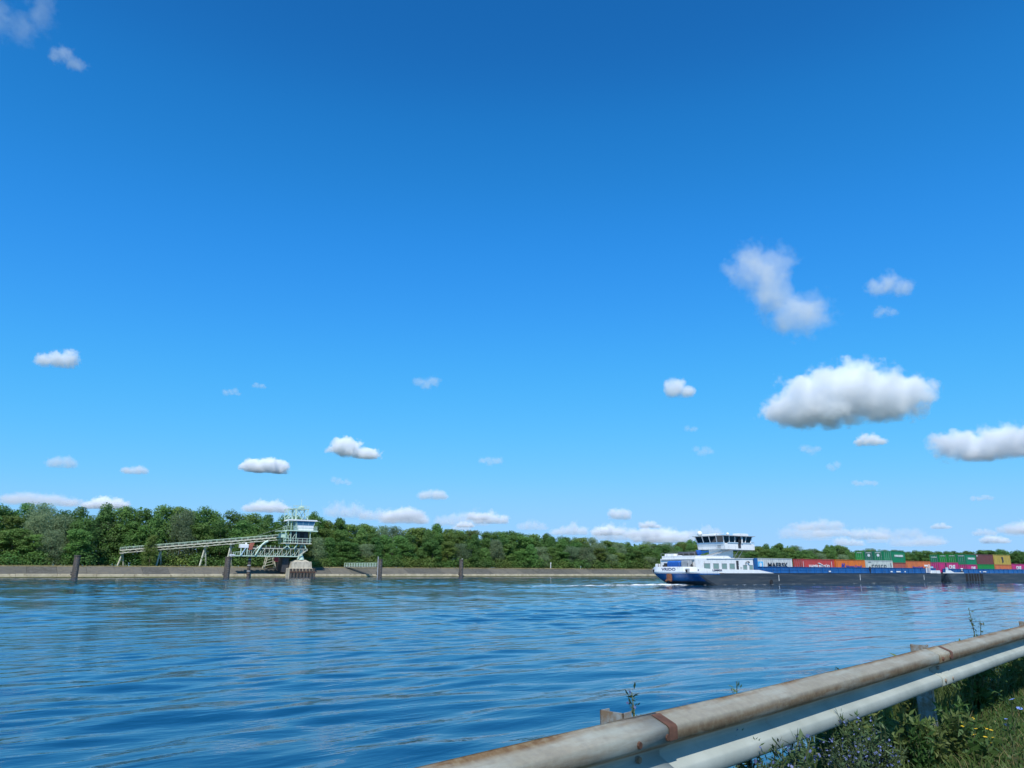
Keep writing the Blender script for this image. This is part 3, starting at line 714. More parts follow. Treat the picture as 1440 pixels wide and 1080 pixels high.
mb = MB(); mb.prism([(WX0 + .3, 7.20), (WX1 + 1.2, 7.12), (WX1 + 1.2, 8.25), (WX1 + .2, 8.42), (WX0 - .0, 8.42)], WY0, WY1); wh = mb.build('wheelhouse', M['white'], ship)
# window band: glazing core with outward lean and posts
zb, zt_ = 8.425, 9.86
mb = MB(); lean = .45
vs = [(WX0 + .1, WY0 + .12, zb), (WX1 - .1, WY0 + .12, zb), (WX1 - .1, WY1 - .12, zb), (WX0 + .1, WY1 - .12, zb), (WX0 - lean + .1, WY0 - .13, zt_), (WX1 + lean - .1, WY0 - .13, zt_), (WX1 + lean - .1, WY1 + .13, zt_), (WX0 - lean + .1, WY1 + .13, zt_)]
def gl(a, b, c, d): 
    mbb = MB(); mbb.add([a, b, c, d], [(0, 1, 2, 3)]); return mbb
def lerp(a, b, t): return tuple(a[i] + (b[i] - a[i]) * t for i in range(3))
mb.add(vs, [(0, 3, 2, 1), (4, 5, 6, 7)]); mb.build('window_core', M['dark_steel'], wh)
faces_ = [((0, 1), (4, 5), 5), ((1, 2), (5, 6), 4), ((2, 3), (6, 7), 5), ((3, 0), (7, 4), 4)]
for (lo_, hi_, n_) in faces_:
    for k in range(n_):
        a, b = lerp(vs[lo_[0]], vs[lo_[1]], k / n_), lerp(vs[lo_[0]], vs[lo_[1]], (k + 1) / n_)
        c, d_ = lerp(vs[hi_[0]], vs[hi_[1]], (k + 1) / n_), lerp(vs[hi_[0]], vs[hi_[1]], k / n_)
        gl(a, b, c, d_).build('pane', M['darkglass'], wh)
        mb = MB(); mb.bar(a, d_, .16, .16); mb.build('window_post', M['white'], wh)
mb = MB(); mb.box(WX0 - lean - .35, WX1 + lean + .5, WY0 - .55, WY1 + .55, 9.863, 9.99); rf = mb.build('roof', M['grey_steel'], wh)
mb = MB(); mb.cbox(130.6, 134.0, WY0 - .5, WY0 + .9, 9.993, 10.42, .06); mb.build('roof_box', M['white'], rf)
mb = MB(); mb.ball((WX0 + .35, WY1 - .6, 10.55), .55, 12, 8); mb.tube((WX0 + .35, WY1 - .6, 9.99), (WX0 + .35, WY1 - .6, 10.2), .2); mb.build('satellite_dome', M['white'], rf, smooth=True)
mb = MB(); mb.ball((128.6, WY0 + .6, 10.3), .32, 10, 6); mb.build('satellite_dome', M['white'], rf, smooth=True)
mb = MB()
mb.cbox(WX0 + .2, WX0 + 1.6, YC - 1.0, YC + 2.4, 10.05, 10.4, .06)
mb.bar((WX0 + .8, YC - 2.0, 10.0), (WX0 + .8, YC - 2.0, 10.5), .08); mb.bar((WX0 + .8, YC - 3.0, 10.45), (WX0 + .8, YC - .9, 10.45), .18, .12)
mb.build('radar_scanner', M['white'], rf)
for k, (xk, yk, hk) in enumerate(((WX0 + 1.2, YC + 1, .9), (WX0 + 3.2, YC, .8), (WX1 - 1, YC + 2, .6))):
    mb = MB(); mb.tube((xk, yk, 9.99), (xk, yk, 10.0 + hk), .035, .02, 6); mb.build('antenna', M['mark'], rf)
mb = MB(); mb.box(131.0, 131.85, WY0 - .06, WY0 + .1, 7.45, 8.42); dr = mb.build('door', M['dark_steel'], wh)
mb = MB(); mb.box(131.0, 131.85, WY0 - .16, WY0 - .1, 8.45, 9.8); mb.build('door_window', M['rubber'], dr)
mb = MB(); mb.box(132.0, 132.35, WY0 - .2, WY0 - .1, 8.43, 9.86); mb.build('door_leaf', M['white'], dr)
mb = MB(); mb.box(WX0 + 1.0, WX1 + .1, WY0 - .1, WY0 - .02, 8.43, 8.6); mb.build('window_sill', M['paleblue'], wh)
mb = MB(); mb.box(WX0 - .03, WX0 + .18, WY0 - .01, WY1 + .01, 8.25, 8.6); mb.build('window_sill', M['paleblue'], wh)
mb = MB(); mb.box(WX0 + .1, WX0 + .35, WY0 + 1.0, WY0 + 1.9, 7.5, 8.1); mb.build('hatch', M['grey_steel'], wh)
mb = MB()
for xk in (WX1 + .25, WX1 + .7, WX1 + 1.15): mb.bar((xk, WY0 + .05, 8.25), (xk, WY0 + .05, 8.75), .05)
mb.bar((WX1 + .2, WY0 + .05, 8.75), (WX1 + 1.2, WY0 + .05, 8.75), .06); mb.build('balcony_rail', M['grey_steel'], wh)
# bow fittings
mb = MB(); mb.prism([(205.6, 2.35), (210.6, 2.35), (210.4, 3.12), (206.0, 3.12)], Y0 + .1, Y0 + .25); mb.build('bow_bulwark', M['white'], ship)
mb = MB(); mb.prism([(205.6, 2.35), (210.6, 2.35), (210.4, 3.12), (206.0, 3.12)], Y1 - .25, Y1 - .1); mb.build('bow_bulwark', M['white'], ship)
mb = MB(); mb.cbox(207.0, 209.0, Y0 + 1.0, Y0 + 3.0, 3.6, 4.2, .1); wb = mb.build('windlass_house', M['blue'], ship)
mb = MB(); mb.box(207.2, 208.8, Y0 + .96, Y0 + .99, 3.7, 4.1); mb.build('panel', M['paleblue'], wb)
for xk, hk in ((204.6, 4.5), (205.2, 4.7), (205.7, 4.6)):
    mb = MB(); mb.bar((xk, Y0 + .35, 2.5), (xk + .2, Y0 + .35, hk), .1); mb.build('bow_post', M['white'], ship)
mb = MB(); mb.cbox(203.4, 204.6, Y0 + .2, Y0 + .6, 4.1, 4.5, .05); mb.bar((204.0, Y0 + .4, 2.5), (204.0, Y0 + .4, 4.1), .2); mb.build('ventilator', M['white'], ship)

# ------------------------------------------------------------------ coupled lighter
lig = thing('lighter_barge', (212.0, YC, 0), 'unpowered blue and black cargo lighter coupled ahead of the container barge', 'barge')
LX1 = 288.0
lk = dict(xs=211.75, xb=LX1, rake=0.25)
hull_levels([-0.5, .3, 1.0, 1.7, 2.4], lambda x, z, s: True, 'hull', M['black_hull'], lig, YC, **lk)
out = hull_outline(2.4, **lk); mb = MB(); poly = [(x, YC + y, 2.39) for x, y in out] + [(x, YC - y, 2.39) for x, y in out[::-1]]
mb.add(poly, [tuple(range(len(poly)))]); mb.build('deck', M['grey_steel'], lig)
for yy, nm in ((Y0 + .72, 0), (Y1 - .72, 1)):
    mb = MB(); mb.box(213.2, LX1 - 4, yy - .05, yy + .05, 2.39, 3.50); co = mb.build('coaming', M['blue'], lig)
    if nm == 0:
        mb = MB(); mb.box(213.0, LX1 - 3.9, yy - .16, yy + .1, 3.501, 3.58); mb.build('coaming_rail', M['blue'], co)
        for xx_ in np.arange(215, LX1 - 5, 3.1):
            mb = MB(); mb.box(xx_, xx_ + .12, yy - .2, yy - .05, 2.39, 3.48); mb.build('stiffener', M['blue'], co)
mb = MB(); mb.box(212.3, LX1 - 4, Y0 + .85, Y1 - .85, 2.0, 2.55); mb.build('hold_floor', M['dark_steel'], lig)
mb = MB(); mb.box(211.9, 223.2, Y0 - .01, Y0 + .12, 2.385, 2.60); mb.build('bulwark_strip', M['mark'], lig)
mb = MB(); mb.prism([(213.4, 2.60), (217.9, 2.60), (216.0, 3.14), (213.6, 3.2)], Y0 + .02, Y0 + .14); mb.build('stern_bulwark', M['white'], lig)
mb = MB(); mb.bar((214.6, Y0 + .4, 2.4), (214.6, Y0 + .4, 5.0), .22); mb.build('mooring_post', M['dark_steel'], lig)
mb = MB(); mb.cbox(214.3, 215.4, Y0 + .25, Y0 + .55, 3.1, 3.9, .05); mb.build('cabinet', M['paleblue'], lig)
for xk, wk in ((224.2, .8), (226.2, .45), (227.6, .5), (229.2, .7), (230.9, .35), (232.6, 1.3)):
    mb = MB(); mb.cbox(xk, xk + wk, Y0 - .16, Y0 + .06, .25, 2.36, .05); mb.build('fender_post', M['rubber'], lig)
mb = MB(); mb.tube((223.0, Y0 + .35, 2.39), (223.0, Y0 + .35, 3.0), .34, .16, 10); mb.tube((222.5, Y0 + .35, 2.75), (223.5, Y0 + .35, 2.75), .22, .22, 8); wi = mb.build('capstan', M['dark_steel'], lig)
mb = MB(); mb.tube((223.0, Y0 + .35, 3.0), (223.0, Y0 + .35, 3.55), .12, .12, 8); mb.tube((223.0, Y0 + .35, 3.5), (223.0, Y0 + .35, 3.75), .30, .26, 10); mb.build('capstan_head', M['white'], wi)
for xa, wd in ((233.6, .8), (235.6, 2.0)):
    mb = MB(); mb.box(xa, xa + wd, Y0 + .46, Y0 + .5, 2.7, 2.95); mb.build('name_board', M['mark'], lig)

# ------------------------------------------------------------------ containers
CM = {}
def cpaint(name, col, fade=None):
    CM[name] = pmat('container_' + name, col, 0.5, var=0.10, scale=0.8, dirt=tuple(c * .55 + .03 for c in col), dirt_amt=0.26, streak=(1.6, 1, .22))
for nme, col in dict(grey=(0.60, 0.62, 0.60), red=(0.50, 0.055, 0.045), orange=(0.72, 0.17, 0.015), cosco=(0.55, 0.59, 0.54), brickred=(0.42, 0.10, 0.06), orange2=(0.62, 0.16, 0.04), pink=(0.52, 0.025, 0.16), green=(0.005, 0.21, 0.085), lime=(0.006, 0.27, 0.03), teal=(0.01, 0.16, 0.09), brown=(0.16, 0.045, 0.035), yellow=(0.48, 0.34, 0.05), lime2=(0.01, 0.24, 0.03)).items(): cpaint(nme, col)
WIDTH = 2.438
_cm = {}
def cont_meshes(L_, H_, paint):
    key = (L_, H_, paint)
    if key in _cm: return _cm[key]
    mt = CM[paint]; W_ = WIDTH
    def corr(n, length, depth=.036):          # trapezoid corrugation
        pts = []; p = length / n
        for i in range(n): pts += [(i * p, 0), (i * p + p * .25, 0), (i * p + p * .5, depth), (i * p + p * .75, depth)]
        return pts + [(length, 0)]
    fr = MB(); c = .14
    for x in (0, L_ - c):
        for y in (0, W_ - c): fr.box(x, x + c, y, y + c, 0, H_)
    for y in (0, W_ - .1):
        fr.box(c, L_ - c, y, y + .1, 0, .16); fr.box(c, L_ - c, y, y + .1, H_ - .11, H_)
    for x in (0, L_ - .1):
        fr.box(x, x + .1, c, W_ - c, 0, .16); fr.box(x, x + .1, c, W_ - c, H_ - .13, H_)
    sd = MB(); n = int(L_ / .55)
    pts = corr(n, L_ - 2 * c)
    for y, sg in ((.05, 1), (W_ - .05, -1)):
        vs = [];
        for (x, d) in pts: vs += [(c + x, y + sg * d, .15), (c + x, y + sg * d, H_ - .10)]
        sd.add(vs, [(2 * i, 2 * i + 2, 2 * i + 3, 2 * i + 1) for i in range(len(pts) - 1)])
    rfm = MB(); rfm.box(.09, L_ - .09, .09, W_ - .09, H_ - .09, H_ - .03)
    door = MB(); door.box(.05, .09, c, W_ / 2 - .01, .16, H_ - .13)
    door2 = MB(); door2.box(.05, .09, W_ / 2 + .01, W_ - c, .16, H_ - .13)
    bars = MB()
    for y in (.42, .95, 1.49, 2.02):
        bars.tube((.02, y, .1), (.02, y, H_ - .06), .022, .022, 6); bars.box(-.01, .05, y - .12, y + .02, 1.0, 1.06)
    end = MB(); end.box(L_ - .09, L_ - .05, c, W_ - c, .16, H_ - .13)
    r = [('frame', fr.mesh('frame', mt)), ('side_panel', sd.mesh('side_panel', mt)), ('roof_panel', rfm.mesh('roof_panel', mt)), ('door', door.mesh('door', mt)), ('door', door2.mesh('door', mt)), ('locking_bar', bars.mesh('locking_bar', M['grey_steel'])), ('end_panel', end.mesh('end_panel', mt))]
    _cm[key] = r; return r
def container(x, z, row, L_, H_, paint, label, group=None):
    y = Y0 + .98 + row * 2.50
    t = thing('shipping_container', (x, y, z), label, 'container', group)
    for nm, me in cont_meshes(L_, H_, paint): part(nm, me, t)
    return t
def ctext(t, s, size, mat, x, z, bold=.02, sx=1.0, shear=0.0):
    p = Vector(t.location); return lettering(s, size, mat, t, (p.x + x, p.y - .03, p.z + z), 'near', bold, sx, shear)
def etext(t, s, size, mat, y, z, bold=.01, sx=1.0):
    p = Vector(t.location); return lettering(s, size, mat, t, (p.x - .05, p.y + y, p.z + z), 'stern', bold, sx)
L4, L2, ST = 12.19, 6.06, 2.59
M['sky_logo'] = pmat('logo_light_blue', (0.10, 0.45, 0.75), .5, var=.05)
M['black_letter'] = pmat('dark_lettering', (0.03, 0.035, 0.05), .5, var=.1)
M['blue_letter'] = pmat('blue_lettering', (0.02, 0.04, 0.28), .5, var=.1)
B1 = 2.86
c = container(135.35, B1, 0, L4, ST, 'grey', 'pale grey container with a light blue star square, next to the deckhouse')
ctext(c, 'MAERSK', 1.35, M['black_letter'], 7.0, 1.15, .03, 1.4)
mb = MB(); p = c.location; mb.box(p.x + .35, p.x + 2.0, p.y - .02, p.y + .05, p.z + .55, p.z + 1.9); lg = mb.build('logo_square', M['sky_logo'], c)
mb = MB(); cx_, cz_ = p.x + 1.17, p.z + 1.22; star = []
for k in range(14): rr = .62 if k % 2 == 0 else .26; star.append((cx_ + rr * math.sin(k * math.pi / 7), cz_ + rr * math.cos(k * math.pi / 7)))
mb.prism(star[::-1], p.y - .04, p.y - .02); mb.build('logo_star', M['mark'], lg)
c = container(151.4, B1, 0, L4, ST, 'red', 'red container with white lettering between the pale grey and orange ones')
ctext(c, 'HAMBURG SÜD', 0.92, M['mark'], 6.2, .98, .02, 1.25)
mb = MB(); p = c.location; mb.path([(p.x + 5.6, p.y - .01, p.z + 1.72), (p.x + 6.4, p.y - .01, p.z + 1.66), (p.x + 7.4, p.y - .01, p.z + 1.3), (p.x + 8.3, p.y - .01, p.z + 1.02)], [.04, .11, .13, .03], 6); mb.build('logo_swoosh', M['mark'], c)
for xo in (.1, 11.0): mb = MB(); mb.box(p.x + xo, p.x + xo + .09, p.y - .025, p.y + .02, p.z + .6, p.z + 2.1); mb.build('code_strip', M['mark'], c)
c = container(164.2, B1, 0, L4, ST, 'orange', 'bright orange container with blue lettering behind the red one')
ctext(c, 'Hapag-Lloyd', 1.05, M['blue_letter'], 7.3, 1.0, .02, 1.25)
p = c.location
for xo in (2.1, 2.85): mb = MB(); mb.prism([(p.x + xo, p.z + .7), (p.x + xo + .42, p.z + .7), (p.x + xo + .75, p.z + 1.75), (p.x + xo + .33, p.z + 1.75)], p.y - .03, p.y + .03); mb.build('logo_bar', M['blue_letter'], c)
mb = MB(); mb.prism([(p.x + 2.4, p.z + 1.1), (p.x + 3.4, p.z + 1.1), (p.x + 3.5, p.z + 1.35), (p.x + 2.5, p.z + 1.35)], p.y - .04, p.y + .02); mb.build('logo_bar', M['blue_letter'], c)
c = container(176.75, B1, 0, L4, ST, 'cosco', 'off-white container with spaced dark lettering behind the standing crewman')
ctext(c, 'C O S C O', 1.15, M['black_letter'], 5.8, 1.1, .025, 1.25)
p = c.location; mb = MB(); mb.box(p.x + 11.2, p.x + 11.4, p.y - .02, p.y + .03, p.z + 1.0, p.z + 2.0); mb.build('code_strip', M['black_letter'], c)
mb = MB(); mb.box(p.x + 1.2, p.x + 2.3, p.y - .02, p.y + .03, p.z + 2.1, p.z + 2.2); mb.build('code_strip', M['black_letter'], c)
c = container(189.2, 2.81, 0, L2, 2.13, 'brickred', 'short faded brick-red container below the big green one')
c = container(189.2, 4.99, 0, L2, ST + .2, 'green', 'short green container with white name stacked on the faded brick-red one')
ctext(c, 'EVERGREEN', 0.66, M['mark'], 3.0, 1.62, .03, 1.15)
c = container(195.4, B1, 0, L4, ST, 'orange2', 'dull orange container with dark lettering nearest the bow fittings')
ctext(c, 'Hapag-Lloyd', 0.95, M['blue_letter'], 5.5, .95, .02, 1.1)
# rows behind: lower tier hidden by the near row, upper tier shows its doors
for row, paint, nm in ((1, 'green', 'dark green container end with round white emblem, second in from the near side'), (2, 'teal', 'blue-green container end with round white emblem between two other green ends'), (3, 'lime', 'plain bright green container end on the far side of the aft stack')):
    container(189.2, B1, row, L2, ST, 'brickred', 'brick-red container hidden in the lower tier under the green ends', 'lower tier containers of the aft stack')
    c = container(189.2, B1 + ST + .03, row, L2, 2.35, paint, nm)
    if row < 3:
        p = c.location; mb = MB(); mb.tube((p.x - .02, p.y + 1.22, p.z + 1.35), (p.x + .03, p.y + 1.22, p.z + 1.35), .36, .36, 16); mb.build('emblem', M['mark'], c)
        etext(c, 'EVERGREEN', .26, M['mark'], 1.22, 2.0, .005)
    else: 
        etext(c, 'EVERGREEN', .24, M['mark'], 1.22, 2.05, .004)
# lighter
B2 = 2.62
c = container(212.1, B2, 0, 10.7, 2.62, 'pink', 'long magenta container with large white letters above the coupling')
ctext(c, 'ONE', 1.5, M['mark'], 7.0, 1.35, .05, 1.1)
c = container(227.7, B2, 0, L2, 2.14, 'pink', 'short magenta container underneath the green one with white name')
ctext(c, 'ONE', 1.1, M['mark'], 3.6, 1.15, .04, 1.1)
c = container(227.7, B2 + 2.16, 0, L2, 2.75, 'green', 'short green container with white name on top of the short magenta one')
ctext(c, 'EVERGREEN', 0.66, M['mark'], 3.1, 1.6, .03, 1.15)
etext(c, 'EVERGREEN', .28, M['mark'], 1.22, 2.35, .005)
for row, paint, nm in ((1, 'lime2', 'bright green container end beside the named green one on the lighter'), (2, 'lime', 'middle bright green container end in the row on the lighter'), (3, 'green', 'green container end with pale lettering at the far side of the lighter')):
    container(227.7, B2, row, L2, ST, 'pink', 'magenta container hidden in the lower tier of the lighter', 'lower tier containers of the lighter')
    c = container(227.7, B2 + ST + .03, row, L2, 2.35, paint, nm)
    etext(c, 'EVERGREEN' if row < 3 else 'CHINA', .26 if row < 3 else .5, M['mark'], 1.22, 1.95 if row < 3 else 1.6, .005)
c = container(234.0, B2, 0, 10.4, 2.28, 'lime2', 'bright green container directly under the dark brown one')
c = container(234.0, B2 + 2.3, 0, 10.4, 2.78, 'brown', 'dark brown container stacked next to the yellow one')
mb = MB(); p = c.location; mb.box(p.x + .3, p.x + .7, p.y - .02, p.y + .03, p.z + 2.1, p.z + 2.5); mb.build('code_strip', M['mark'], c)
c = container(244.7, B2, 0, 10.9, 2.28, 'orange2', 'orange container directly under the yellow one')
ctext(c, 'Hapag-Lloyd', 0.9, M['blue_letter'], 5.5, .75, .02, 1.1)
c = container(244.7, B2 + 2.3, 0, 10.9, 2.80, 'yellow', 'mustard yellow container with a dark upright mark, on the orange one')
p = c.location
mb = MB(); mb.prism([(p.x + 5.0, p.z + 2.15), (p.x + 6.1, p.z + 2.15), (p.x + 6.1, p.z + 1.75), (p.x + 5.95, p.z + 1.5), (p.x + 6.2, p.z + 1.1), (p.x + 5.9, p.z + .55), (p.x + 5.2, p.z + .55), (p.x + 5.4, p.z + 1.1), (p.x + 5.15, p.z + 1.5)][::-1], p.y - .03, p.y + .03); mb.build('emblem', M['black_letter'], c)
c = container(255.8, B2, 0, L4, 2.55, 'pink', 'magenta container with white letters standing past the yellow and orange stack')
ctext(c, 'ONE', 1.5, M['mark'], 4.6, 1.3, .05, 1.1)
c = container(268.2, B2, 0, L4, 2.55, 'grey', 'pale grey container at the forward end of the lighter')

# ------------------------------------------------------------------ crewman on the side deck
def make_person(loc, heading_):
    J = {'pelvis': (0, 0, .98), 'waist': (0, .01, 1.12), 'chest': (0, .02, 1.36), 'neck': (0, .01, 1.52), 'head': (.03, .0, 1.62), 'crown': (.03, 0, 1.76),
         'hipL': (0, .10, .93), 'kneeL': (.14, .11, .52), 'ankL': (.10, .11, .10), 'toeL': (.30, .12, .05),
         'hipR': (0, -.10, .93), 'kneeR': (-.02, -.11, .50), 'ankR': (-.20, -.11, .10), 'toeR': (-.02, -.12, .04),
         'shL': (0, .20, 1.44), 'elL': (-.10, .27, 1.16), 'haL': (.06, .28, .94), 'fiL': (.12, .27, .86), 'shR': (0, -.20, 1.44), 'elR': (.02, -.28, 1.16), 'haR': (.20, -.26, 1.0), 'fiR': (.28, -.25, .95)}
    Rr = {'pelvis': .155, 'waist': .14, 'chest': .17, 'neck': .065, 'head': .095, 'crown': .085, 'hip': .10, 'knee': .07, 'ank': .055, 'toe': .045, 'sh': .075, 'el': .055, 'ha': .04, 'fi': .03}
    names = list(J); E_ = [('pelvis', 'waist'), ('waist', 'chest'), ('chest', 'neck'), ('neck', 'head'), ('head', 'crown')]
    for s_ in 'LR': E_ += [('pelvis', 'hip' + s_), ('hip' + s_, 'knee' + s_), ('knee' + s_, 'ank' + s_), ('ank' + s_, 'toe' + s_), ('chest', 'sh' + s_), ('sh' + s_, 'el' + s_), ('el' + s_, 'ha' + s_), ('ha' + s_, 'fi' + s_)]
    me = bpy.data.meshes.new('body'); me.from_pydata([J[n] for n in names], [(names.index(a), names.index(b)) for a, b in E_], [])
    ob = bpy.data.objects.new('tmp_body', me); COL.objects.link(ob)
    md = ob.modifiers.new('skin', 'SKIN'); ob.modifiers.new('sub', 'SUBSURF').levels = 1
    sv = me.skin_vertices[0].data
    for i, n in enumerate(names):
        r = Rr[n.rstrip('LR')] if n not in Rr else Rr[n]; sv[i].radius = (r, r)
    sv[0].use_root = True
    dg = bpy.context.evaluated_depsgraph_get(); new = bpy.data.meshes.new_from_object(ob.evaluated_get(dg)); bpy.data.objects.remove(ob)
    for mt in (pmat('dark_work_jacket', (.02, .028, .06), .8), pmat('dark_trousers', (.018, .02, .028), .85), pmat('skin_tone', (.45, .27, .19), .6, var=.1), pmat('short_dark_hair', (.03, .02, .015), .8), pmat('work_boots', (.02, .018, .016), .7)): new.materials.append(mt)
    for pl in new.polygons:
        z = pl.center.z; hand = z < 1.02 and abs(pl.center.y) > .2
        pl.material_index = 2 if hand else 4 if z < .13 else 1 if z < 1.0 else 0 if z < 1.53 else 3 if (z > 1.72 or (pl.center.x < -.0 and z > 1.58)) else 2
        pl.use_smooth = True
    t = thing('person', loc, 'crew member in dark work clothes walking on the side deck of the barge', 'person')
    t.rotation_euler = (0, 0, heading_)
    new.name = 'body'; part('body', new, t)
    return t
make_person((177.2, Y0 + .32, 2.34), 0.1)

# ------------------------------------------------------------------ wake and bow-wave foam
def foam_material(name, sx, lo, hi, xa, xb):
    """broken foam: noise holes, thinning out from xa (full) to xb (gone)"""
    mat = bpy.data.materials.new(name); nt, out = nodes_of(mat); L = nt.links; N = nt.nodes
    d = N.new('ShaderNodeBsdfDiffuse'); d.inputs['Color'].default_value = (.74, .79, .80, 1); tp = N.new('ShaderNodeBsdfTransparent'); mx = N.new('ShaderNodeMixShader')
    tc = N.new('ShaderNodeTexCoord'); sp = N.new('ShaderNodeSeparateXYZ'); L.new(tc.outputs['Object'], sp.inputs[0])
    a = noise(nt, 1.0, 6, .65, mapped(nt, sx)); mr = N.new('ShaderNodeMapRange'); mr.inputs['From Min'].default_value = xa; mr.inputs['From Max'].default_value = xb
    mr.inputs['To Min'].default_value = lo; mr.inputs['To Max'].default_value = hi; L.new(sp.outputs['X'], mr.inputs['Value'])
    u = N.new('ShaderNodeUVMap'); su = N.new('ShaderNodeSeparateXYZ'); L.new(u.outputs[0], su.inputs[0])
    e = ramp(nt, [(0, 0.22), (.5, 0.0), (1, 0.22)]); L.new(su.outputs['Y'], e.inputs['Fac'])
    t1 = N.new('ShaderNodeMath'); t1.operation = 'SUBTRACT'; L.new(a.outputs['Fac'], t1.inputs[0]); L.new(mr.outputs[0], t1.inputs[1])
    t2 = N.new('ShaderNodeMath'); t2.operation = 'SUBTRACT'; L.new(t1.outputs[0], t2.inputs[0]); L.new(e.outputs['Color'], t2.inputs[1])
    t3 = N.new('ShaderNodeMath'); t3.operation = 'MULTIPLY'; t3.use_clamp = True; t3.inputs[1].default_value = 4.5; L.new(t2.outputs[0], t3.inputs[0])
    L.new(t3.outputs[0], mx.inputs[0]); L.new(tp.outputs[0], mx.inputs[1]); L.new(d.outputs[0], mx.inputs[2]); L.new(mx.outputs[0], out.inputs['Surface'])
    return mat
def foam_sheet(name, pts, mat, label):
    """pts: (x, y centre, half width, crest height)"""
    r = np.random.default_rng(4); k = 7; vs = []; fs = []; uv = []
    for (x, y, hw, cz_) in pts:
        for j in range(k):
            t = j / (k - 1); vs.append((x, y + (2 * t - 1) * hw, .035 + cz_ * math.sin(math.pi * t) * r.uniform(.5, 1.2))); uv.append((x, t))
    for i in range(len(pts) - 1):
        for j in range(k - 1): fs.append((i * k + j, (i + 1) * k + j, (i + 1) * k + j + 1, i * k + j + 1))
    me = np_mesh(name, vs, fs, mat, True); ul = me.uv_layers.new(name='UVMap')
    li = np.zeros(len(me.loops), dtype=np.int32); me.loops.foreach_get('vertex_index', li)
    ul.data.foreach_set('uv', np.array(uv, dtype=np.float32)[li].ravel())
    ob = bpy.data.objects.new(name, me); COL.objects.link(ob); tag(ob, label, 'foam', kind='stuff')
wp = []
for i in range(240):
    t = i / 239; x = 118.5 - 78 * t; wp.append((x, YC - .8 + 6.5 * t * t, 2.6 * (1 - t) + 1.0, .30 * (1 - t) ** 2 * (.6 + .4 * math.sin(x * 1.7)) + .03))
foam_sheet('wake_foam', wp, foam_material('wake_foam', (.35, 1.5, 1), .20, .62, 117, 48), 'white foam streak of the wake trailing behind the barge stern')
sp_ = [(116.8 + 150 * i / 299, Y0 - .22 + .05 * math.sin(i * .7), .26, .06) for i in range(300)]
foam_sheet('hull_foam', sp_, foam_material('hull_foam', (.5, 3, 1), .42, .47, 117, 260), 'thin broken line of foam along the waterline of the barges')
# ------------------------------------------------------------------ gravel loader on the far bank
conv = thing('conveyor_bridge', (46.3, 332, CZ), 'pale mint inclined conveyor bridge climbing from the wood to the loading tower', 'conveyor')
Pa, Pb = Vector((46.3, 332.0, 10.1)), Vector((102.0, 306.6, 15.9))
cd = (Pb - Pa); cl = cd.length; cu = cd.normalized(); cn = cu.cross(Vector((0, 0, 1))).normalized(); HWc = 1.1
def cp(s, o_, z): return Pa + cu * s + cn * o_ + Vector((0, 0, z))
for sg in (-1, 1):
    for nm, z, w_, h_ in (('deck_chord', 0, .28, .34), ('bottom_chord', -1.0, .18, .2)):
        mb = MB(); mb.bar(cp(0, sg * HWc, z), cp(cl, sg * HWc, z), w_, h_); mb.build(nm, M['cream'], conv)
    mb = MB(); mb.bar(cp(0, sg * HWc, 1.15), cp(cl, sg * HWc, 1.15), .09); mb.bar(cp(0, sg * HWc, .65), cp(cl, sg * HWc, .65), .06); mb.build('handrail', M['mint'], conv)
n = 26
for k in range(n + 1):
    s_ = cl * k / n
    for sg in (-1, 1):
        mb = MB(); mb.bar(cp(s_, sg * HWc, .1), cp(s_, sg * HWc, 1.2), .10); mb.build('rail_post', M['mint'], conv)
        if k < n:
            mb = MB(); mb.bar(cp(s_, sg * HWc, -1.0 if k % 2 else 0), cp(s_ + cl / n, sg * HWc, 0 if k % 2 else -1.0), .10); mb.build('truss_diagonal', M['cream'], conv)
for k in range(2 * n):
    s_ = cl * (k + .5) / (2 * n)
    mb = MB(); mb.bar(cp(s_, -.75, .42), cp(s_, .75, .42), .3, .34); mb.build('idler_roller', M['dark_steel'], conv)
mb = MB(); mb.bar(cp(0, 0, .62), cp(cl, 0, .62), 1.3, .08); mb.build('belt', M['rubber'], conv)
mb = MB(); mb.bar(cp(0, 0, -.2), cp(cl, 0, -.2), 1.9, .06); mb.build('walkway', M['grey_steel'], conv)
mb = MB(); mb.tube(cp(.6, -1.1, .55), cp(.6, 1.1, .55), .4, .4, 12); mb.build('tail_drum', M['dark_steel'], conv)
for (xt, yt, zt2, w_, m_) in ((47.0, 331.7, 9.0, 1.5, 'cream'), (59.6, 326.0, 10.4, 1.2, 'cream'), (74.6, 319.3, 11.8, 1.7, 'cream'), (83.4, 315.2, 12.7, 1.5, 'cream')):
    fr = MB(); fr.bar((xt, yt, zt2), (xt - w_, yt - .9, CZ - .2), .42); fo = fr.build('support_leg', M[m_], conv)
    fr = MB(); fr.bar((xt, yt, zt2), (xt + w_ * .7, yt + .9, CZ - .2), .42); fr.build('support_leg', M[m_], conv)
    fr = MB(); fr.bar((xt - w_ * .5, yt - .45, (zt2 + CZ) / 2), (xt + w_ * .35, yt + .45, (zt2 + CZ) / 2), .2); fr.build('cross_tie', M[m_], conv)
    fr = MB(); fr.box(xt - 1.0, xt + 1.0, yt - 1.3, yt + 1.3, zt2 - .1, zt2 + .25); fr.build('bearing_beam', M[m_], conv)

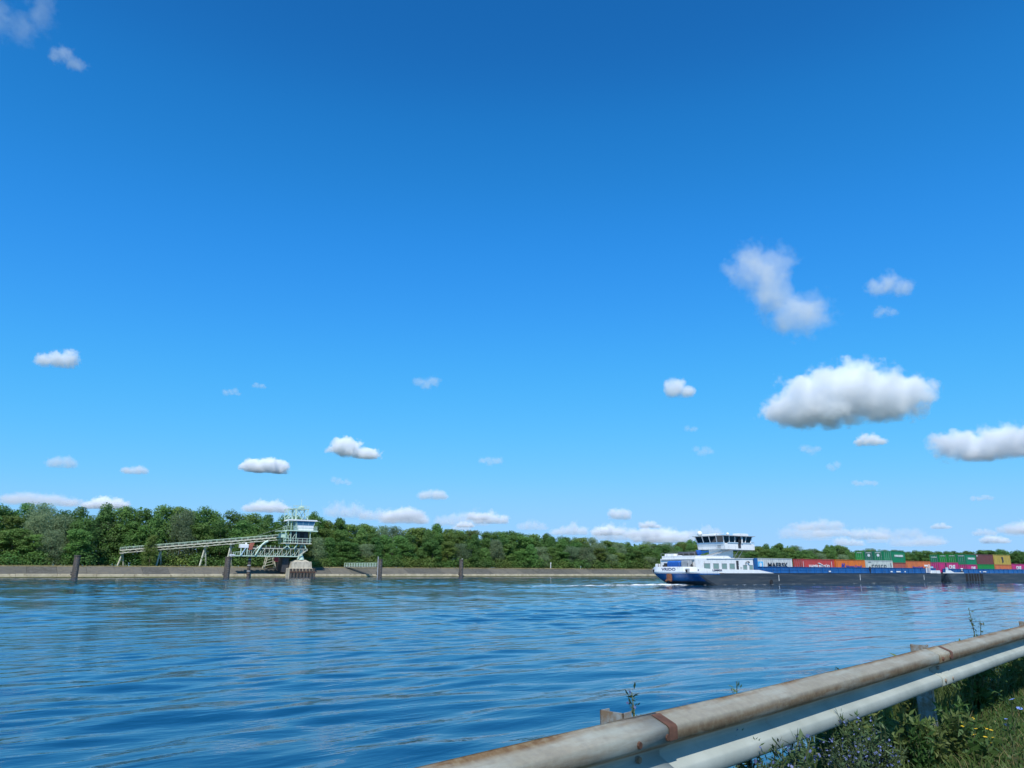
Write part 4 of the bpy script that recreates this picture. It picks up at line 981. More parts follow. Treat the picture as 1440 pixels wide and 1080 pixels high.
pier = thing('concrete_pier', (107.5, 304, 0), 'blocky pale concrete pier standing in the water under the loading tower', 'pier')
mb = MB(); mb.cbox(102.7, 112.5, 300.6, 308.0, -1.0, 3.62, .12); mb.build('base_block', M['pier'], pier)
mb = MB(); mb.add([(x, y, z) for z, e in ((3.62, 0), (6.15, .25)) for (x, y) in ((103.9 + e, 301.2 + e), (112.3 - e, 301.2 + e), (112.3 - e, 307.6 - e), (103.9 + e, 307.6 - e))], [(0, 1, 5, 4), (1, 2, 6, 5), (2, 3, 7, 6), (3, 0, 4, 7), (4, 5, 6, 7)]); mb.build('upper_block', M['pier'], pier)
mb = MB(); mb.add([(x, y, z) for z, e in ((6.153, .6), (6.9, 1.9)) for (x, y) in ((104.2 + e, 301.4 + e), (112.0 - e, 301.4 + e), (112.0 - e, 307.3 - e), (104.2 + e, 307.3 - e))], [(0, 1, 5, 4), (1, 2, 6, 5), (2, 3, 7, 6), (3, 0, 4, 7), (4, 5, 6, 7)]); mb.build('pedestal_block', M['pier'], pier)
mb = MB(); mb.box(101.0, 103.6, 304.0, 311.5, 2.0, 7.6); mb.build('shadow_wall', M['dark_steel'], pier)  # dark wall block; its colour stands in for the shadow beside the pier
for k in range(8):
    x_ = 103.3 + k * 1.36
    mb = MB(); mb.tube((x_, 299.9, -.8), (x_, 299.9, 3.25 + .08 * (k % 3)), .52, .50, 10)
    mb.tube((x_, 299.9, 3.2), (x_, 299.9, 3.45), .56, .5, 10)
    fo = mb.build('fender_pile', M['pile']); fo['label'] = 'stout dark brown fender pile in the row guarding the concrete pier'; fo['category'] = 'pile'; fo['group'] = 'fender piles before the pier'
    # origin at the base
    me = fo.data; me.transform(Matrix.Translation((-x_, -299.9, 0))); fo.location = (x_, 299.9, 0)
    mb = MB(); mb.box(x_ - .56, x_ + .56, 299.25, 299.4, 2.0, 2.2); mb.build('strap', M['rust'], fo)

tow = thing('loading_tower', (107.5, 304, 6.9), 'mint green ship-loading tower with white control cab and truss boom', 'tower')
TYa, TYb = 301.6, 306.6
mb = MB(); mb.tube((108.3, 304, 6.9), (108.3, 304, 8.4), 1.5, 1.1, 14); mb.tube((108.3, 304, 8.4), (108.3, 304, 13.2), .8, .8, 12); mb.build('slewing_column', M['mint'], tow)
# boom truss
BX0, BX1, bz0, bz1 = 81.5, 106.5, 8.15, 11.1
for y in (302.4, 305.2):
    side_n = y
    mb = MB(); mb.bar((BX0, y, bz0), (BX1, y, bz0), .3, .34); mb.build('boom_chord', M['mint'], tow)
    mb = MB(); mb.bar((88.0, y, bz1), (110.4, y, bz1 + .1), .26, .3); mb.build('boom_chord', M['cream'], tow)
    mb = MB(); mb.bar((BX1, y, bz0), (110.4, y, bz1 - .2), .34, .4); mb.build('boom_chord', M['cream'], tow)
    for k in range(13):
        x_ = 88.0 + k * 1.72
        zb_ = bz0 if x_ < BX1 else bz0 + (x_ - BX1) / (110.4 - BX1) * (bz1 - bz0)
        mb = MB(); mb.bar((x_, y, zb_), (x_, y, bz1), .18); mb.build('boom_vertical', M['cream'], tow)
        if k < 11:
            mb = MB(); mb.bar((x_, y, bz0), (x_ + 1.72, y, bz1) if k % 2 == 0 else (x_ + 1.72, y, bz0 + 1.4), .13); mb.build('boom_diagonal', M['mint'], tow)
    for k in range(4):
        x_ = 82.0 + k * 1.7; mb = MB(); mb.bar((x_, y, bz0), (x_, y, bz0 + 1.5 + .2 * k), .12); mb.build('boom_vertical', M['mint'], tow)
    mb = MB(); mb.bar((81.6, y, bz0 + 1.3), (88.0, y, bz0 + 2.1), .12); mb.build('boom_rail', M['mint'], tow)
for k in range(12):
    x_ = 88.6 + k * 1.75; mb = MB(); mb.cbox(x_, x_ + 1.15, 302.5, 305.1, bz1 + .16, bz1 + .75, .1); mb.build('belt_cover', M['rubber'], tow)
    mb = MB(); mb.bar((x_ + 1.4, 302.3, bz1), (x_ + 1.4, 302.3, bz1 + 1.25), .13); mb.build('rail_post', M['mint'], tow)
mb = MB(); mb.box(BX0, BX1 - .3, 302.56, 305.04, bz0 + .02, bz0 + .12); mb.build('boom_floor', M['grey_steel'], tow)
mb = MB(); mb.cbox(83.6, 86.7, 302.0, 304.6, 11.2, 12.6, .1); hb = mb.build('boom_head_hut', M['white'], tow)
mb = MB(); mb.tube((85.9, 303, 12.6), (85.9, 303, 13.2), .35, .3, 8); mb.build('hut_vent', M['white'], hb)
for xk in (83.9, 86.3): mb = MB(); mb.bar((xk, 302.3, bz0), (xk, 302.3, 11.2), .3); mb.build('hut_leg', M['mint'], hb)
mb = MB(); mb.bar((84.0, 302.2, bz0 + .2), (85.6, 302.2, 11.2), .35); mb.build('hut_brace', M['paleblue'], hb)
mb = MB(); mb.prism([(86.8, 10.6), (88.1, 10.4), (88.3, 11.6), (88.9, 13.2), (87.7, 13.2), (87.0, 12.0)], 302.1, 303.6); mb.build('red_chute', M['redbrown'], tow)
mb = MB(); mb.path([(94.0, 302.0, 13.9), (92.8, 302.0, 13.4), (91.6, 302.0, 12.3), (90.6, 302.0, 10.6), (89.4, 302.0, 8.4)], [.42, .4, .3, .26, .24], 8); mb.build('discharge_pipe', M['mint'], tow)
mb = MB(); mb.path([(93.2, 302.3, 13.0), (91.0, 302.3, 12.0), (89.9, 302.3, 10.9)], [.3, .24, .2], 8); mb.build('discharge_pipe', M['cream'], tow)
mb = MB(); mb.box(79.8, 81.6, 302.0, 302.2, 7.95, 8.75); sg_ = mb.build('sign_board', M['mark'], tow)
mb = MB(); mb.box(80.1, 81.3, 301.97, 302.0, 8.2, 8.5); mb.build('sign_marks', M['grey_steel'], sg_)
for (xa, xb, y) in ((95.6, 96.6, 309.5), (100.2, 99.2, 309.5), (95.6, 96.6, 311.5), (100.2, 99.2, 311.5)):
    mb = MB(); mb.bar((xa, y, 3.5), (xb, y, 8.0), .28); mb.build('trestle_leg', M['cream'], tow)
for k in range(3):
    mb = MB(); mb.bar((95.8 + .25 * k, 309.5, 4.4 + 1.1 * k), (99.9 - .25 * k, 309.5, 5.5 + 1.1 * k), .16); mb.build('trestle_brace', M['cream'], tow)
mb = MB(); mb.bar((95.5, 309.5, 8.05), (101, 309.5, 8.05), .3); mb.bar((98, 305, 8.05), (98, 311.5, 8.05), .3); mb.build('trestle_cap', M['cream'], tow)
mb = MB(); mb.cbox(97.6, 99.1, 303.2, 304.4, 6.2, 7.9, .1); mb.build('hanging_motor', M['red'], tow)
# lower platform
mb = MB(); mb.box(99.8, 111.6, TYa - .4, TYb + .4, 13.1, 13.45); pl = mb.build('platform', M['cream'], tow)
for (xa, ya, xb, yb) in ((99.9, TYa - .3, 111.5, TYa - .3), (111.5, TYa - .3, 111.5, TYb + .3), (99.9, TYb + .3, 111.5, TYb + .3)):
    mb = MB()
    for z in (14.3, 15.3): mb.bar((xa, ya, z), (xb, yb, z), .13)
    mb.build('railing', M['mint'], pl)
    for k in range(7):
        t = k / 6; mb = MB(); mb.bar((xa + (xb - xa) * t, ya + (yb - ya) * t, 13.45), (xa + (xb - xa) * t, ya + (yb - ya) * t, 15.35), .14); mb.build('railing_post', M['mint'], pl)
for (xa, xb, z0, z1) in ((100.6, 102.6, 11.4, 13.1), (102.8, 101.0, 11.4, 13.1), (104.5, 106.0, 11.2, 13.1), (109.5, 108.6, 11.2, 13.1)):
    mb = MB(); mb.bar((xa, TYa + .2, z0), (xb, TYa + .2, z1), .34); mb.build('knee_brace', M['mint'], tow)
# machinery housing and legs between platforms
mb = MB(); mb.box(103.6, 110.4, TYa + .9, TYb - .4, 13.45, 18.0); mh = mb.build('machine_room', M['dark_steel'], tow)
mb = MB(); mb.box(107.0, 108.6, TYa + .8, TYa + .9, 15.2, 17.4); mb.build('machine_opening', M['rubber'], mh)
for x_ in (100.6, 102.8, 105.0, 110.8):
    mb = MB(); mb.bar((x_, TYa, 13.45), (x_, TYa, 18.1), .26); mb.build('tower_leg', M['mint'], tow)
    mb = MB(); mb.bar((x_, TYb, 13.45), (x_, TYb, 18.1), .26); mb.build('tower_leg', M['mint'], tow)
for (xa, xb) in ((100.6, 102.8), (102.8, 100.6), (102.8, 105.0)):
    mb = MB(); mb.bar((xa, TYa, 14.0), (xb, TYa, 17.6), .16); mb.build('tower_brace', M['mint'], tow)
mb = MB(); mb.cbox(99.2, 101.6, TYa + .6, TYb - .6, 15.5, 17.2, .15); mb.build('head_drum_housing', M['mint'], tow)
# cab platform
mb = MB(); mb.box(101.2, 113.8, TYa - .7, TYb + .7, 18.1, 18.55); cpf = mb.build('cab_platform', M['mint'], tow)
mb = MB(); mb.box(97.6, 101.15, TYa, TYb - 1.2, 17.85, 18.15); mb.build('side_landing', M['mint'], tow)
for (xa, ya, xb, yb) in ((112.3, TYa - .6, 113.7, TYa - .6), (113.7, TYa - .6, 113.7, TYb + .6), (101.3, TYa - .6, 105.2, TYa - .6), (101.3, TYa - .6, 101.3, TYb + .6)):
    mb = MB()
    for z in (19.3, 20.1): mb.bar((xa, ya, z), (xb, yb, z), .12)
    mb.build('railing', M['mint'], cpf)
    for k in range(4):
        t = k / 3; mb = MB(); mb.bar((xa + (xb - xa) * t, ya + (yb - ya) * t, 18.55), (xa + (xb - xa) * t, ya + (yb - ya) * t, 20.15), .12); mb.build('railing_post', M['mint'], cpf)
# cab: white lower walls, sloped glazing, posts
CX0, CX1, CY0, CY1 = 105.2, 112.0, TYa - .2, TYb - .4
mb = MB(); mb.box(CX0, CX1, CY0, CY1, 18.55, 20.45); cab = mb.build('control_cab', M['white'], tow)
zb, zt_ = 20.45, 22.2; e = .35
lo_ = [(CX0, CY0), (CX1, CY0), (CX1, CY1), (CX0, CY1)]; hi_ = [(CX0 - e, CY0 - e), (CX1 + e, CY0 - e), (CX1 + e, CY1 + e), (CX0 - e, CY1 + e)]
for i in range(4):
    j = (i + 1) % 4
    for k in range(3):
        A_ = lambda P, Q, t, z: (P[0] + (Q[0] - P[0]) * t, P[1] + (Q[1] - P[1]) * t, z)
        a, b = A_(lo_[i], lo_[j], k / 3, zb), A_(lo_[i], lo_[j], (k + 1) / 3, zb); c2, d2 = A_(hi_[i], hi_[j], (k + 1) / 3, zt_), A_(hi_[i], hi_[j], k / 3, zt_)
        mb = MB(); mb.add([a, b, c2, d2], [(0, 1, 2, 3)]); mb.build('pane', M['cabglass'], cab)
        mb = MB(); mb.bar(a, d2, .14); mb.build('window_post', M['paleblue'], cab)
mb = MB(); mb.box(CX0 + .02, CX1 - .02, CY0 - .06, CY0 - .01, 19.4, 19.5); mb.build('wall_rail', M['mint'], cab)
mb = MB(); mb.prism([(101.3, 22.22), (113.4, 22.22), (113.0, 22.75), (101.6, 22.75)], TYa - .9, TYb + .6); mb.build('cab_roof', M['white'], tow)
for x_ in (101.4, 102.6, 104.6):
    mb = MB(); mb.bar((x_, TYa - .2, 18.55), (x_, TYa - .2, 22.25), .24); mb.build('tower_leg', M['mint'], tow)
# lattice head
for y in (TYa + .2, TYb - .6):
    for x_ in (101.2, 104.4, 109.4):
        mb = MB(); mb.bar((x_, y, 22.75), (x_, y, 26.9), .22 if x_ != 104.4 else .55); mb.build('head_leg', M['mint'], tow)
    for (xa, za, xb, zb2) in ((101.2, 22.8, 104.4, 26.8), (104.4, 22.8, 107.0, 26.8), (107.0, 26.8, 109.4, 22.8), (104.4, 26.8, 106.9, 22.8), (106.9, 22.8, 109.4, 26.8), (101.2, 26.8, 103.5, 24.0)):
        mb = MB(); mb.bar((xa, y, za), (xb, y, zb2), .17); mb.build('head_brace', M['mint'], tow)
    mb = MB(); mb.bar((100.9, y, 26.9), (109.7, y, 27.0), .3, .36); mb.build('head_beam', M['mint'], tow)
mb = MB(); mb.box(103.0, 109.7, TYa, TYb - .4, 27.08, 27.25); mb.build('head_deck', M['mint'], tow)
mb = MB(); mb.cbox(106.2, 107.9, TYa + .6, TYb - 1.4, 27.25, 28.2, .15); mb.build('winch', M['mint'], tow)
for k in range(6):
    x_ = 103.1 + k * 1.3; mb = MB(); mb.bar((x_, TYa, 27.2), (x_, TYa, 28.5), .12); mb.build('railing_post', M['mint'], tow)
mb = MB(); mb.bar((103.1, TYa, 28.45), (109.6, TYa, 28.35), .14); mb.bar((103.1, TYa, 27.85), (109.6, TYa, 27.85), .1); mb.build('head_railing', M['mint'], tow)
mb = MB(); mb.tube((107.0, TYa + 2, 28.1), (107.0, TYa + 2, 31.2), .09, .04, 6); mb.build('antenna', M['mint'], tow)
mb = MB(); mb.bar((113.5, TYa - .5, 22.5), (115.0, TYa - .5, 21.9), .1); mb.build('lamp_arm', M['mint'], tow)
for (p, q) in (((101.0, TYa + .5, 20.0), (92.0, 310.6, 16.2)),):
    mb = MB(); mb.bar(p, q, .07); mb.build('stay_cable', M['grey_steel'], tow)

# ------------------------------------------------------------------ mooring piles
def mooring_pile(x, y, h, r, label, cap='pile', pipe=False, bird=False):
    t = thing('mooring_pile', (x, y, 0), label, 'pile')
    mb = MB(); ln = r * .03
    mb.path([(x, y, -2), (x + ln, y, h * .3), (x + 2 * ln, y, h * .7), (x + 3 * ln, y, h)], [r * 1.0, r, r * .99, r * .97], 14); mb.build('shaft', M['pile'], t, smooth=False)
    mb = MB(); mb.tube((x + 3 * ln, y, h - .02), (x + 3 * ln, y, h + .28), r * 1.1, r * 1.06, 14); mb.build('cap', M['concrete'] if cap == 'cap' else M['pile'], t)
    for k in range(2):
        z = h * (.12 + .1 * k); mb = MB(); mb.cbox(x - r * 1.35, x - r * .7, y - .35, y + .35, z, z + .5, .06); mb.build('bollard_bracket', M['pile'], t)
    for k in range(10):
        z = .4 + (h - .8) * k / 10; mb = MB(); mb.bar((x - .28, y - r - .12, z), (x + .28, y - r - .12, z), .06); mb.build('ladder_rung', M['grey_steel'], t)
    if pipe: mb = MB(); mb.tube((x - r * .95, y - .3, -1), (x - r * .95, y - .3, h + 1.4), .2, .2, 8); mb.build('marker_pipe', M['grey_steel'], t)
    return t
mooring_pile(28.6, 299.0, 7.3, 1.0, 'dark steel mooring pile with pale cap at the left end of the row', 'cap')
mooring_pile(75.6, 288.0, 7.2, 1.05, 'dark mooring pile in front of the conveyor support', 'pile')
mooring_pile(140.2, 297.0, 7.1, 1.05, 'dark mooring pile with pale blue pipe at the end of the footbridge', 'pile', True)
mp = mooring_pile(182.0, 300.0, 7.4, .95, 'slim dark mooring pile with a gull perched on top', 'pile')
mb = MB(); gx, gy, gz = 182.5, 300.0, 7.72
mb.ball((gx, gy, gz + .22), .17, 10, 6, .9); mb.path([(gx + .1, gy, gz + .28), (gx + .2, gy, gz + .42), (gx + .24, gy, gz + .48)], [.09, .07, .08], 8)
mb.path([(gx + .3, gy, gz + .48), (gx + .42, gy, gz + .45)], [.03, .008], 6); mb.path([(gx - .1, gy, gz + .24), (gx - .42, gy, gz + .2)], [.1, .02], 6); mb.bar((gx, gy - .05, gz), (gx, gy - .05, gz + .1), .025); mb.bar((gx, gy + .05, gz), (gx, gy + .05, gz + .1), .025)
gull = mb.build('gull', M['mark'], None, True); gull.data.transform(Matrix.Translation((-gx, -gy, -gz))); gull.location = (gx, gy, gz); tag(gull, 'pale gull perched on the slim mooring pile', 'gull')
col = thing('boom_support_column', (88.0, 304.0, 0), 'dark ribbed steel column carrying the tip of the loading boom', 'column')
mb = MB(); mb.path([(88.0, 304.0, -1), (88.0, 304.0, 3), (88.1, 304.0, 8.0)], [.62, .6, .58], 12); mb.build('shaft', M['pile'], col)
for k in range(6): mb = MB(); mb.tube((88, 304, 1.2 + k * 1.1), (88, 304, 1.45 + k * 1.1), .76, .7, 12); mb.build('collar', M['grey_steel'] if k % 2 else M['pile'], col)

# footbridge to the third pile
gang = thing('footbridge', (132.0, 313.0, 4.1), 'short mint-railed footbridge from the embankment crest to a mooring pile', 'footbridge')
Ga, Gb = Vector((131.6, 313.0, 4.25)), Vector((139.2, 297.8, 4.25)); gu = (Gb - Ga).normalized(); gn = gu.cross(Vector((0, 0, 1)))
mb = MB(); mb.bar(Ga, Gb, 1.3, .25); mb.build('deck', M['grey_steel'], gang)
for sg in (-1, 1):
    mb = MB()
    for z in (.75, 1.6): mb.bar(Ga + gn * (.62 * sg) + Vector((0, 0, z)), Gb + gn * (.62 * sg) + Vector((0, 0, z)), .16)
    mb.build('handrail', M['mint'], gang)
    for k in range(13):
        q = Ga + (Gb - Ga) * (k / 12) + gn * (.62 * sg); mb = MB(); mb.bar(q, q + Vector((0, 0, 1.65)), .14); mb.build('rail_post', M['mint'], gang)
# survey posts on the crest
for (x_, h_, lb) in ((244.1, 3.0, 'tall slim white marker post on the embankment crest'), (264.2, 1.3, 'short pale marker post on the embankment crest')):
    mb = MB(); mb.bar((0, 0, 0), (0, 0, h_), .3); po = mb.build('marker_post', M['mark']); po.location = (x_, 313.4, 4.08); tag(po, lb, 'post')
    mb = MB(); mb.box(-.3, .3, -.2, -.15, h_ - .6, h_ - .05); bo = mb.build('marker_plate', M['mark'], None); bo.parent = po
# ------------------------------------------------------------------ guard rail
def rail_material():
    mat = bpy.data.materials.new('galvanised_rail'); nt, out = nodes_of(mat); L = nt.links
    b = nt.nodes.new('ShaderNodeBsdfPrincipled'); b.inputs['Roughness'].default_value = .7; b.inputs['Specular IOR Level'].default_value = .12
    tc = nt.nodes.new('ShaderNodeTexCoord'); sp = nt.nodes.new('ShaderNodeSeparateXYZ'); L.new(tc.outputs['Object'], sp.inputs[0])
    n1 = noise(nt, 3.0, 6, .6, mapped(nt, (1, 1, 1))); zinc = ramp(nt, [(.3, (.29, .325, .29)), (.7, (.40, .435, .39))]); L.new(n1.outputs['Fac'], zinc.inputs['Fac'])
    # rust where water sits: the crown of the upper wave, in streaky patches
    band = ramp(nt, [(.0, .08), (.58, .10), (.64, .95), (.78, .9), (.86, .55), (.955, .55), (.985, 1.0)])
    zz = nt.nodes.new('ShaderNodeMath'); zz.operation = 'DIVIDE'; zz.inputs[1].default_value = .31; L.new(sp.outputs['Z'], zz.inputs[0]); L.new(zz.outputs[0], band.inputs['Fac'])
    n2 = noise(nt, 1.0, 8, .65, mapped(nt, (1.3, 6, 10))); r2 = ramp(nt, [(.30, 0.2), (.54, 1.0)]); L.new(n2.outputs['Fac'], r2.inputs['Fac'])
    n3 = noise(nt, 26, 5, .7, mapped(nt)); rc = ramp(nt, [(.3, (.105, .058, .028)), (.5, (.165, .108, .056)), (.72, (.22, .175, .105))]); L.new(n3.outputs['Fac'], rc.inputs['Fac'])
    ml = nt.nodes.new('ShaderNodeMath'); ml.operation = 'MULTIPLY'; L.new(band.outputs['Color'], ml.inputs[0]); L.new(r2.outputs['Color'], ml.inputs[1])
    mx = nt.nodes.new('ShaderNodeMix'); mx.data_type = 'RGBA'; L.new(ml.outputs[0], mx.inputs['Factor']); L.new(zinc.outputs['Color'], mx.inputs['A']); L.new(rc.outputs['Color'], mx.inputs['B'])
    n4 = noise(nt, 1.0, 6, .6, mapped(nt, (14, 3, 1.2))); r4 = ramp(nt, [(.60, 0.0), (.78, .35)]); L.new(n4.outputs['Fac'], r4.inputs['Fac'])
    mx2 = nt.nodes.new('ShaderNodeMix'); mx2.data_type = 'RGBA'; L.new(r4.outputs['Color'], mx2.inputs['Factor']); L.new(mx.outputs['Result'], mx2.inputs['A']); mx2.inputs['B'].default_value = (.30, .24, .17, 1)
    L.new(mx2.outputs['Result'], b.inputs['Base Color'])
    bp = nt.nodes.new('ShaderNodeBump'); bp.inputs['Strength'].default_value = .25; bp.inputs['Distance'].default_value = .004; L.new(n3.outputs['Fac'], bp.inputs['Height']); L.new(bp.outputs[0], b.inputs['Normal'])
    L.new(b.outputs[0], out.inputs['Surface']); return mat
M['rail'] = rail_material()
M['rust_band'] = pmat('rust_band', (.10, .045, .026), .85, var=.4, scale=14)
M['post'] = pmat('galvanised_post', (.27, .28, .26), .65, var=.25, scale=9, dirt=(.20, .14, .085), dirt_amt=.4)
rail = thing('guard_rail', rail_pt(2.75, 0.1, GZ), 'weathered galvanised W-beam guard rail with rusty top edge along the road', 'guard rail')
ZB = GZ + .435                                             # beam bottom, 310 mm high
# W profile (offset towards the road is negative), z from the bottom
W = [(.062, 0.0), (.052, .003), (-.026, .036), (-.034, .046), (-.034, .094), (-.026, .104), (.048, .144), (.048, .166), (-.026, .206), (-.034, .216), (-.034, .264), (-.026, .274), (.052, .307), (.062, .310)]
def beam(s0, s1, lift, dz=0.0):
    n = 14; vs = []; fs = []; th = .006
    for i in range(n + 1):
        s_ = s0 + (s1 - s0) * i / n
        wob = .006 * math.sin(s_ * 1.3) + .003 * math.sin(s_ * 3.1)
        for (o_, z) in W:
            vs.append((s_ - s0, o_ + lift + wob, z + dz + .004 * math.sin(s_ * .9)))
    k = len(W)
    for i in range(n):
        for j in range(k - 1): fs.append((i * k + j, (i + 1) * k + j, (i + 1) * k + j + 1, i * k + j + 1))
    b0 = len(vs); vs += [(x_, y_ + th, z_ - .001) for (x_, y_, z_) in vs[:b0]]
    for i in range(n):
        for j in range(k - 1): fs.append((b0 + i * k + j + 1, b0 + (i + 1) * k + j + 1, b0 + (i + 1) * k + j, b0 + i * k + j))
    for i in (0, n):
        for j in range(k - 1): q = (i * k + j, i * k + j + 1, b0 + i * k + j + 1, b0 + i * k + j); fs.append(q if i == 0 else q[::-1])
    for i in range(n):
        for j in (0, k - 1): q = (i * k + j, b0 + i * k + j, b0 + (i + 1) * k + j, (i + 1) * k + j); fs.append(q)
    me = np_mesh('beam', np.array(vs), np.array(fs), M['rail'], False)
    ob = bpy.data.objects.new('beam', me); COL.objects.link(ob); ob.parent = rail
    ob.location = rail_pt(s0, 0, ZB) - Vector(rail.location); ob.rotation_euler = (0, 0, A0)
    return ob
SP = 4.2; posts = [2.75 + SP * k for k in range(-4, 6)]
for k, s_ in enumerate(posts[:-1]):
    b_ = beam(s_ - .16, s_ + SP + .16, -.0065 if k % 2 else 0.0)
def rail_box(s0, s1, o0, o1, z0, z1):
    vs = [rail_pt(a, b, c) for c in (z0, z1) for b in (o0, o1) for a in (s0, s1)]
    return vs, [(0, 2, 3, 1), (4, 5, 7, 6), (0, 1, 5, 4), (2, 6, 7, 3), (0, 4, 6, 2), (1, 3, 7, 5)]
for k, s_ in enumerate(posts):
    # sigma/C post behind the beam
    mb = MB()
    z1 = GZ + .757
    for (a, b, c2, d2) in ((-.006, .0, .10, .22), (-.006, .055, .10, .106), (-.006, .055, .214, .22)): mb.add(*rail_box(s_ + a, s_ + b, c2, d2, GZ - .4, z1))
    po = mb.build('post', M['post'], rail)
    mb = MB(); mb.add(*rail_box(s_ - .05, s_ + .1, .058, .10, ZB + .02, ZB + .30)); mb.build('spacer', M['post'], po)
    # lap joint: rusty seam and bolts
    for ds, wd in ((.16, .05),):
        kk = len(W); vs = []; fs = []
        for a in (s_ + ds - wd, s_ + ds + .012):
            for (o_, z) in W[9:13]: q = rail_pt(a, o_ - .0105 + .006 * math.sin(a * 1.3) + .003 * math.sin(a * 3.1), ZB + z + .002 + .004 * math.sin(a * .9)); vs.append(q)
        m_ = 4; fs = [(j, m_ + j, m_ + j + 1, j + 1) for j in range(m_ - 1)]
        mb = MB(); mb.add(vs, fs); mb.build('rust_seam', M['rust_band'], rail, True)
    for (ds, z) in ((-.1, .075), (-.1, .235), (.1, .075), (.1, .235), (.0, .155)):
        mb = MB(); o_ = -.033 if z != .155 else .04
        q = rail_pt(s_ + ds, o_, ZB + z); mb.tube(q, q - n0 * .014, .017, .013, 8); mb.build('bolt', M['rust_band'] if z > .2 else M['post'], rail)

# ------------------------------------------------------------------ verge vegetation
G = {
    'grass': leafmat('verge_grass', (.095, .150, .036), .35, .4, .02), 'dry': leafmat('verge_dry_grass', (.20, .16, .07), .3, .3, .02),
    'weed': leafmat('weed_leaf', (.070, .135, .032), .3, .35, .02), 'bug_leaf': leafmat('bugloss_leaf', (.085, .135, .055), .3, .3, .02), 'pale': leafmat('pale_weed_leaf', (.15, .21, .06), .3, .4, .02),
    'stem': pmat('plant_stem', (.07, .09, .035), .8, var=.3, scale=20), 'blue': pmat('bugloss_petal', (.09, .12, .27), .7, var=.35, scale=30), 'chic': pmat('chicory_petal', (.22, .33, .75), .7, var=.15, scale=30),
    'yellow': pmat('yellow_petal', (.75, .50, .02), .7, var=.15, scale=30), 'whitef': pmat('white_petal', (.62, .64, .55), .7, var=.1, scale=30), 'seed': pmat('dry_seed_head', (.22, .15, .09), .9, var=.4, scale=40)}
def ground_z(o_): return np.interp(o_, [-.85, -.3, .1, .6, 1.1, 3.3], [GZ, GZ + .02, GZ + .01, GZ - .02, GZ - .2, -.4])
def blades(n, s0, s1, o0, o1, hmin, hmax, mat, seed, w=.006):
    r = np.random.default_rng(seed)
    s_ = r.uniform(s0, s1, n); o_ = r.uniform(o0, o1, n); h = r.uniform(hmin, hmax, n); a = r.uniform(0, 6.28, n); b = r.normal(0, .6, n); bd = r.uniform(0, 6.28, n)
    gz = ground_z(o_) - .01
    P = np.stack([n0.x * (1.87 + o_) + d0.x * s_, n0.y * (1.87 + o_) + d0.y * s_, gz], -1)
    wv = np.stack([np.cos(a), np.sin(a), 0 * a], -1) * (w * r.uniform(.6, 1.6, n))[:, None]
    bv = np.stack([np.cos(bd), np.sin(bd), 0 * bd], -1) * (np.abs(b) * h)[:, None]; uz = np.array([0, 0, 1.0])
    m1 = P + uz * (h * .55)[:, None] + bv * .3; tp = P + uz * (h * (1 - .2 * np.abs(b)))[:, None] + bv
    V_ = np.stack([P - wv, P + wv, m1 + wv * .8, m1 - wv * .8, tp + wv * .1, tp - wv * .1], 1).reshape(-1, 3)
    base = np.arange(n)[:, None] * 6
    F_ = np.concatenate([base + np.array([0, 1, 2, 3]), base + np.array([3, 2, 4, 5])])
    return np_mesh('grass', V_, F_, mat)
for (n_, so, ho, mt, sd, lb, w_) in ((34000, (1.0, 16.0, -.95, 1.6), (.03, .12), G['grass'], 1, 'short green verge grass under the guard rail', .0045), (4000, (1.0, 16.0, -.9, 1.4), (.04, .15), G['dry'], 2, 'dry straw-coloured grass mixed into the verge', .003), (8000, (7.4, 18.0, .2, 1.5), (.2, .42), G['grass'], 3, 'taller dark grass growing behind the guard rail', .006)):
    o = bpy.data.objects.new('grass', blades(n_, *so, *ho, mt, sd, w_)); COL.objects.link(o); tag(o, lb, 'grass', kind='stuff')
def leaf_cluster(pts, size, r, mat, name, asp=.32, up=.4):
    n = len(pts); P = np.array(pts); d = r.normal(0, 1, (n, 3)) + np.array([0, 0, up]); d /= np.linalg.norm(d, axis=1)[:, None]
    q = np.cross(d, r.normal(0, 1, (n, 3))); q /= np.linalg.norm(q, axis=1)[:, None] + 1e-9
    s_ = size * r.uniform(.6, 1.3, n)[:, None]
    V_ = np.stack([P, P + d * s_ * .45 + q * s_ * asp * .5, P + d * s_, P + d * s_ * .5 - q * s_ * asp * .5], 1).reshape(-1, 3)
    return np_mesh(name, V_, np.arange(4 * n).reshape(-1, 4), mat)
